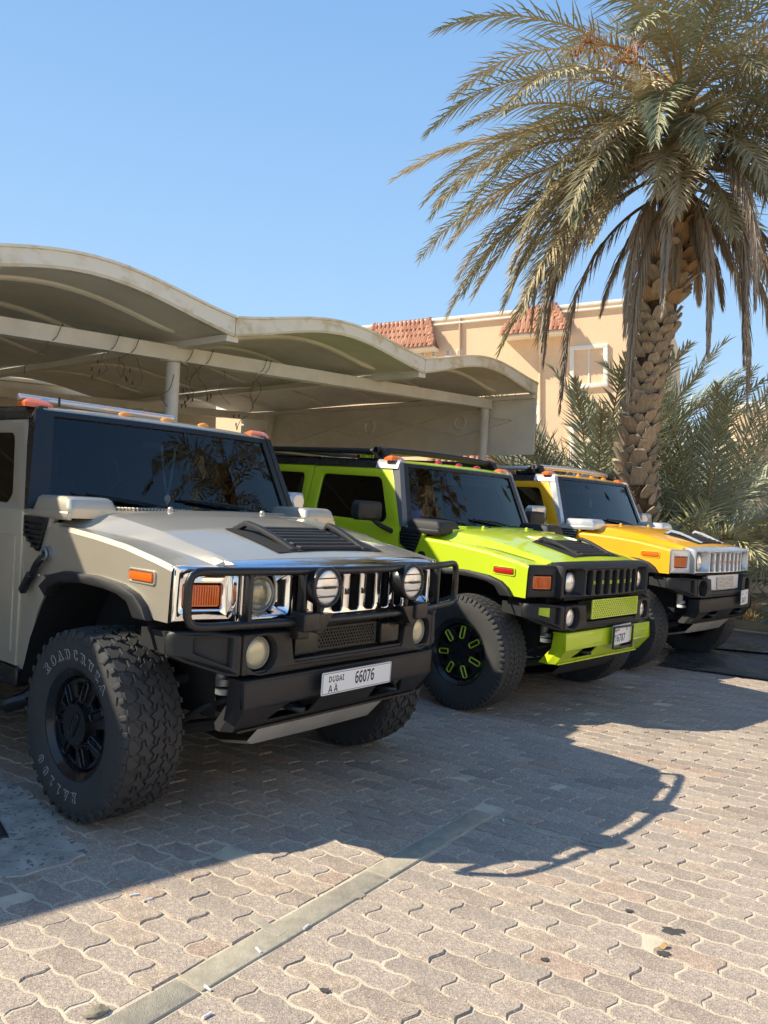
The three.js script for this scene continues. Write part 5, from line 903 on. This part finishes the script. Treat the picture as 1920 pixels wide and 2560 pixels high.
    for (let i = 0; i < 42; i++) { const o = V(rr(-1, 1), rr(-0.8, 0.5), rr(-1, 1)).normalize(), l = rr(0.2, 0.42), m = e.clone().addScaledVector(o, l * 0.6), q = m.clone().add(V(o.x * l * 0.25, -l * rr(0.3, 0.7), o.z * l * 0.25)); strands.push(tube([e.toArray(), m.toArray(), q.toArray()], 0.004, 6, 3)); if (!kind && i % 2) dates.push(new THREE.SphereGeometry(0.014, 6, 5).scale(1, 1.4, 1).translate(q.x, q.y, q.z)); }
    mesh('strands', strands, kind ? fm2 : fm, f, 1); if (dates.length) mesh('dates', dates, std([0.28, 0.05, 0.02], 0.5), f, 1);
  });
}
{ // second palm, out of frame to the right: its crown hangs in the reflections of the windscreens
  const t = bigPalm(7.9, -7.6, [[0, -0.1, 0], [0.02, 2, 0], [0.05, 4, 0], [0.05, 5.0, 0], [0.05, 6.2, 0], [0.05, 7, 0]], 'date palm standing beyond the right edge of the photograph, mirrored in the windscreens', false);
  seed = 4242;
  for (let i = 0; i < 30; i++) { const az = i / 30 * Math.PI * 2 * 2.6, lv = i % 3, el = [0.75, 0.25, -0.7][lv]; frond(t, [0.05, [6.5, 6.25, 5.8][lv], 0], { az, el: el + rr(-0.15, 0.15), droop: [1.5, 1.4, 0.8][lv], len: [3.7, 3.6, 3.0][lv], n: 48, w: 0.028, leaf: 0.5, spread: lv === 2 ? 0.45 : 1, hang: lv === 2 ? 0.8 : 0.2 }, [LM.green, LM.olive, LM.dead][lv], lv === 2 ? stalkDead : stalk); }
}
function youngPalm(x, z, label, leaves, mats) {
  const t = thing('young_palm', label, 'young palm', [x, 0, z], 0, undefined);
  mesh('stem', [cyl(0.20, 0.28, 0.7, 14).translate(0, 0.3, 0)], M.fibre, t, 1);
  leaves.forEach(([az, el, dr, len, o], i) => { const a = az * Math.PI / 180; frond(t, [0.12 * Math.cos(a), 0.5 + 0.02 * (i % 4), 0.12 * Math.sin(a)], { az: a, el, droop: dr, len, leaf: 0.52, n: 62, w: 0.025, pw: 1.5, hang: 0.05, spread: 0.9, roll: rr(-0.6, 0.6), droopLeaf: 0.14, bare: 0.2, ...(o ?? {}) }, mats[i % mats.length]); });
  return t;
}
seed = 60;
const clump = (n, l0, l1, e0 = 0.75, e1 = 1.4) => Array.from({ length: n }, (_, i) => [i * 137.5 + rr(-15, 15), lerp(e0, e1, ((i * 0.618) % 1)) , rr(0.55, 1.05), rr(l0, l1)]);
youngPalm(3.45, -13.3, 'green young palm left of the tall trunk, beside the end of the car shade', clump(32, 3.3, 4.3, 0.75, 1.45), [LM.bush, LM.bush2]);
youngPalm(4.5, -14.2, 'green young palm directly behind the tall palm trunk', clump(18, 3.3, 4.2, 0.85, 1.45), [LM.bush2, LM.bush]);
youngPalm(5.35, -13.6, 'dense dark young palm just right of the tall palm trunk', [...clump(26, 3.3, 4.4, 0.95, 1.45), [8, 0.85, 0.7, 4.2], [-12, 0.75, 0.6, 4.0], [150, 0.8, 0.8, 3.0], [120, 0.85, 1.2, 2.6]], [LM.bush, LM.bush, LM.bush2]);
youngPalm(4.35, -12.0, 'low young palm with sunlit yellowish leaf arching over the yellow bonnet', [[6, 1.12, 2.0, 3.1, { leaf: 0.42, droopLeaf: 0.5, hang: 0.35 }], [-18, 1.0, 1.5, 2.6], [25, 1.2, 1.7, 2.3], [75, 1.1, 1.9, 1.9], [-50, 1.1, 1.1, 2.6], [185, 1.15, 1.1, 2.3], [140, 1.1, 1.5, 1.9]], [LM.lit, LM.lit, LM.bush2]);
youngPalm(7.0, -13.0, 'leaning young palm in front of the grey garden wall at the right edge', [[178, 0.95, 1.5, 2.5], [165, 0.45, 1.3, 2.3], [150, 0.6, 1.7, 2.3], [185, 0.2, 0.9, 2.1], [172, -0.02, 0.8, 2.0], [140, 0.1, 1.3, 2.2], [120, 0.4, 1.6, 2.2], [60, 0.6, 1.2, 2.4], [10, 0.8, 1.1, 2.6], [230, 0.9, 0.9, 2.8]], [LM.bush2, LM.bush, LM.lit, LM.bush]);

// ---------------------------------------------------------------- planting bed, mat on the ground, garden wall
{
  const pts = [[4.35, -13.6], [4.9, -12.35], [5.6, -11.75], [7.2, -10.6], [10, -9.2], [14, -9], [14, -18], [2.2, -18], [1.2, -14.6]];
  const g = bend(ext(poly(pts.map(p => [p[0], -p[1]])), 0.16, 0.05, 2).rotateX(-Math.PI / 2), v => { v.y += 0.03 * Math.sin(v.x * 2.1) * Math.cos(v.z * 1.7); });
  structure(obj('planting_bed', g.translate(0, -0.04, 0), std([0.62, 0.52, 0.40], 1, { map: again(T.sand, 1.1), bumpMap: again(T.rubble, 2), bumpScale: 0.03 }), scene));
  const blade = tris([[-0.004, 0, 0], [0.004, 0, 0], [0.012, 0.14, 0.02], [0.006, 0.14, 0.02], [0.03, 0.24, 0.05]], [0, 1, 2, 0, 2, 3, 3, 2, 4]);
  seed = 1212; const N = 5200, im = new THREE.InstancedMesh(fin(blade, 0.3), std([0.34, 0.25, 0.12], 0.9, { side: THREE.DoubleSide }), N), o = new THREE.Object3D(), c = new THREE.Color();
  for (let i = 0; i < N; i++) { const u = rnd(), x = lerp(4.6, 7.6, u), z = lerp(-12.5, -10.75, clamp((x - 4.9) / 2.3, 0, 1)) - 0.05 - rnd() * rnd() * 2.2; o.position.set(x, 0.09, z); o.rotation.set(rr(-0.6, 0.6), rr(0, 6.3), rr(-0.6, 0.6)); o.scale.setScalar(rr(0.4, 1.1)); o.updateMatrix(); im.setMatrixAt(i, o.matrix); const k = rr(0.6, 1.5); c.setRGB(k, k * rr(0.88, 1.02), k * rr(0.7, 1)); im.setColorAt(i, c); }
  im.name = 'dry_grass'; im.castShadow = im.receiveShadow = true; im.userData = { kind: 'stuff', label: 'dry straw-coloured grass on the planting bed in front of the yellow car', category: 'grass' }; scene.add(im);
  const mat = std([0.105, 0.104, 0.106], 0.7, { map: again(T.mottle, 1.2), roughnessMap: again(T.rough, 0.8), bumpMap: again(T.rough, 0.8), bumpScale: 0.02, side: THREE.DoubleSide });
  const o2 = thing('rubber_mat', 'dark blue-black sheet spread over the paving in front of the yellow car', 'ground sheet', [4, 0, -9.6]);
  const sheet = (p, y, fold) => { const rows = []; for (let i = 0; i <= 26; i++) rows.push(Array.from({ length: 19 }, (_, j) => { const u = i / 26, v = j / 18, e = Math.min(u, 1 - u, v, 1 - v), q = k => lerp(lerp(p[0][k], p[1][k], u), lerp(p[3][k], p[2][k], u), v); return [q(0) - 4 + 0.05 * (fbm(u, v, 6, 400, 3) - 0.5) * (e < 0.05 ? 1.5 : 0), y + 0.010 + fold * Math.max(0, fbm(u, v, 5, 410, 3) - 0.45) * clamp(e * 12, 0, 1), q(1) + 9.6]; })); return loft(rows); };
  mesh('sheet', sheet([[2.95, -8.5], [3.92, -10.45], [6.2, -9.35], [4.6, -7.6]], 0, 0.10), mat, o2, 1);
  mesh('sheet', sheet([[3.6, -9.9], [4.65, -11.75], [6.9, -10.55], [6.0, -9.2]], 0.022, 0.09), mat, o2, 1);
  mesh('turned_edge', sheet([[3.28, -8.30], [3.42, -8.52], [4.9, -7.55], [4.7, -7.38]], 0.012, 0.10), std([0.30, 0.31, 0.30], 0.7, { map: again(T.concrete, 1.5), side: THREE.DoubleSide }), o2, 1);
  const wl = thing('garden_wall', 'grey rendered garden wall behind the young palms at right', 'wall', [9.9, 0, -14.9], -0.30);
  const gm = std([0.56, 0.55, 0.53], 0.9, { map: again(T.stain, 0.5), bumpMap: again(T.rough, 2), bumpScale: 0.004 });
  mesh('wall_face', box(10.4, 2.5, 0.2, 0, 1.25, 0), gm, wl); mesh('coping', box(10.5, 0.08, 0.28, 0, 2.54, 0, 0.01), gm, wl);
}

// ---------------------------------------------------------------- buildings
T.render = tex(256, (u, v) => { const n = fbm(u, v, 4, 501, 5), m = fbm(u, v, 40, 505, 2); return 0.94 + 0.10 * (n - 0.5) + 0.06 * (m - 0.5); });
M.peach = std([0.83, 0.58, 0.36], 0.9, { map: again(T.render, 0.25), bumpMap: again(T.grain, 1), bumpScale: 0.004 });
M.trim = std([0.80, 0.76, 0.66], 0.8);
M.tileA = std([0.37, 0.165, 0.092], 0.85); M.tileB = std([0.29, 0.12, 0.066], 0.85); M.tileC = std([0.44, 0.215, 0.13], 0.85);
M.pane = phys([0.10, 0.30, 0.32], 0.05, { clearcoat: 1 });
const tileGeo = fin((() => { const rows = []; for (let i = 0; i <= 1; i++) { const r = lerp(0.115, 0.095, i); rows.push(Array.from({ length: 8 }, (_, j) => { const a = j / 7 * Math.PI; return [r * Math.cos(a), r * Math.sin(a) * 0.8, (0.5 - i) * 0.42]; })); } return loft([rows[0].map(p => [p[0] * 0.85, p[1] * 0.8 - 0.01, p[2]]), rows[0], rows[1]]); })(), 0.9);
const tileSet = [M.tileA, M.tileA, M.tileB, M.tileC];
function tiledHood(parent, s0, s1, yTop, yBot, out, hip, n0 = 1) { // sloping tiled hood on the wall face; local x along the wall
  const hood = mesh('tiled_hood', [loft([[[s0, yBot, out], [s1, yBot, out]], [[s0 + hip, yTop, 0.02], [s1 - hip, yTop, 0.02]]]), loft([[[s0, yBot, out], [s0 + hip, yTop, 0.02]], [[s0, yBot, 0.0], [s0 + hip, yTop, 0.0]]]), loft([[[s1, yBot, out], [s1 - hip, yTop, 0.02]], [[s1, yBot, 0.0], [s1 - hip, yTop, 0.0]]])], M.tileB, parent);
  mesh('hood_soffit', box(s1 - s0, 0.14, out, (s0 + s1) / 2, yBot - 0.09, out / 2, 0.02), M.trim, hood);
  const sl = Math.hypot(yTop - yBot, out), th = Math.atan2(yTop - yBot, out), nr = Math.round(sl / 0.21), pitch = 0.215;
  for (let r = 0; r < nr; r++) { const f = (r + 0.5) / nr, a = s0 + hip * f, b = s1 - hip * f, n = Math.floor((b - a) / pitch); for (let i = 0; i < n; i++) { const m = mesh('roof_tile', tileGeo, tileSet[Math.floor(rnd() * 4)], hood); m.position.set((a + b) / 2 + (i - (n - 1) / 2) * pitch, lerp(yBot, yTop, f) + 0.015, lerp(out, 0.02, f) + 0.02); m.rotation.x = th + 0.06; } }
  for (const s of [-1, 1]) for (let r = 0; r < 7; r++) { const f = (r + 0.5) / 7, m = mesh('ridge_tile', tileGeo, tileSet[r % 4], hood); m.position.set(s < 0 ? lerp(s0, s0 + hip, f) : lerp(s1, s1 - hip, f), lerp(yBot, yTop, f) + 0.03, lerp(out, 0.02, f) + 0.02); m.rotation.set(th, 0, 0); m.scale.setScalar(1.15); }
  return hood;
}
function windowAt(parent, x, y, w, h, split = 0.5) {
  const f = mesh('window', [box(w + 0.36, 0.18, 0.12, x, y + h / 2 + 0.09, 0.05, 0.01), box(w + 0.36, 0.18, 0.14, x, y - h / 2 - 0.09, 0.06, 0.01), box(0.18, h, 0.12, x - w / 2 - 0.09, y, 0.05, 0.01), box(0.18, h, 0.12, x + w / 2 + 0.09, y, 0.05, 0.01), box(0.06, h, 0.05, x - w / 2 + w * split, y, 0.01)], M.trim, parent);
  mesh('pane', box(w * split - 0.03, h, 0.02, x - w / 2 + w * split / 2 - 0.01, y, -0.012), M.pane, f); mesh('pane', box(w * (1 - split) - 0.03, h, 0.02, x + w / 2 - w * (1 - split) / 2 + 0.01, y, -0.012), M.pane, f);
  return f;
}
{ // peach apartment house; local +x runs to the right along its front, origin at its right corner
  const bx = 11.66, bz = -34.05, dir = Math.atan2(1, 2.3);
  const b = thing('apartment_house', 'peach rendered apartment house with red tiled hoods and white parapet behind the palms', 'building', [bx, 0, bz], -dir);
  b.rotation.set(0.0, -dir, 0.0555, 'YXZ');
  mesh('wall', [box(40, 12.0, 12, -20, 4.95, -6.0)], M.peach, b);
  mesh('parapet', [box(40.1, 0.14, 0.34, -20, 10.98, -0.1, 0.02), box(40.06, 0.10, 0.2, -20, 10.72, 0.04, 0.02)], M.trim, b);
  mesh('drain_pipe', mv(cyl(0.06, 0.06, 10, 10), -8.8, 5.9, 0.08), std([0.50, 0.34, 0.22], 0.6), b);
  mesh('drain_pipe', mv(cyl(0.05, 0.05, 8, 10), -5.1, 5.2, 0.07), M.peach, b);
  seed = 15;
  tiledHood(b, -13.6, -9.85, 10.95, 9.62, 0.85, 0.5); tiledHood(b, -6.65, -3.75, 11.02, 9.82, 0.8, 0.75); tiledHood(b, -21, -17.5, 10.9, 9.62, 0.85, 0.5);
  windowAt(b, -2.98, 8.25, 1.25, 1.5); windowAt(b, -2.98, 4.9, 1.25, 1.5); windowAt(b, -5.9, 6.0, 1.2, 1.4); windowAt(b, -5.9, 3.0, 1.2, 1.4); windowAt(b, -12, 4.9, 1.4, 1.5); windowAt(b, -19.2, 8.0, 1.4, 1.5);
  for (const x of [-10.65, -10.1, -9.4, -8.85]) { const v = mesh('wall_vent', box(0.26, 0.26, 0.06, x, 9.36, 0.03, 0.01), M.trim, b); for (let i = 0; i < 3; i++) mesh('vent_slat', box(0.18, 0.03, 0.02, x, 9.29 + i * 0.07, 0.065), M.metalgrey, v); }
}
{ // lower block in front of it, its tiled hood just seen under the shade
  const b = thing('low_house', 'low peach house seen under the end panel of the car shade', 'building', [4.2, 0, -24.5], -Math.atan2(1, 2.3));
  mesh('wall', box(14, 4.6, 4, -7.5, 2.3, -2.0), M.peach, b); mesh('parapet', box(14.1, 0.14, 0.25, -7.5, 4.62, -0.02, 0.02), M.trim, b);
  seed = 19; tiledHood(b, -2.9, -0.9, 3.6, 2.9, 0.6, 0.3); mesh('white_panel', box(1.2, 2.4, 0.06, -6.4, 2.0, 0.04, 0.01), M.trim, b);
}
{
  const b = thing('villa', 'peach villa with pale parapet at the far right edge behind the young palms', 'building', [17.0, 0, -30], -0.3);
  mesh('wall', box(9, 6.0, 8, 0.6, 3.0, -4), M.peach, b); mesh('parapet', box(9.2, 0.3, 8.2, 0.6, 6.1, -4, 0.03), M.trim, b);
  seed = 23; tiledHood(b, -3.4, 0.4, 4.6, 3.6, 0.8, 0.4); windowAt(b, -1.6, 2.2, 1.4, 1.4);
}
{ // sunlit villa across the yard, beyond the right edge: what the chrome and the windscreens mirror
  const b = thing('yard_villa', 'sunlit sand-coloured villa across the yard beyond the right edge, mirrored in the chrome', 'building', [19, 0, -2], -Math.PI / 2);
  mesh('wall', box(34, 6.2, 6, 0, 3.1, -3), std([0.72, 0.56, 0.40], 0.9, { map: again(T.render, 0.25) }), b); mesh('parapet', box(34.2, 0.2, 0.4, 0, 6.25, -0.1, 0.02), M.trim, b);
  for (let i = 0; i < 6; i++) { windowAt(b, -13 + i * 5.2, 4.6, 1.5, 1.3); windowAt(b, -13 + i * 5.2, 1.6, 1.5, 1.5); }
}
renderer.render(scene, camera);
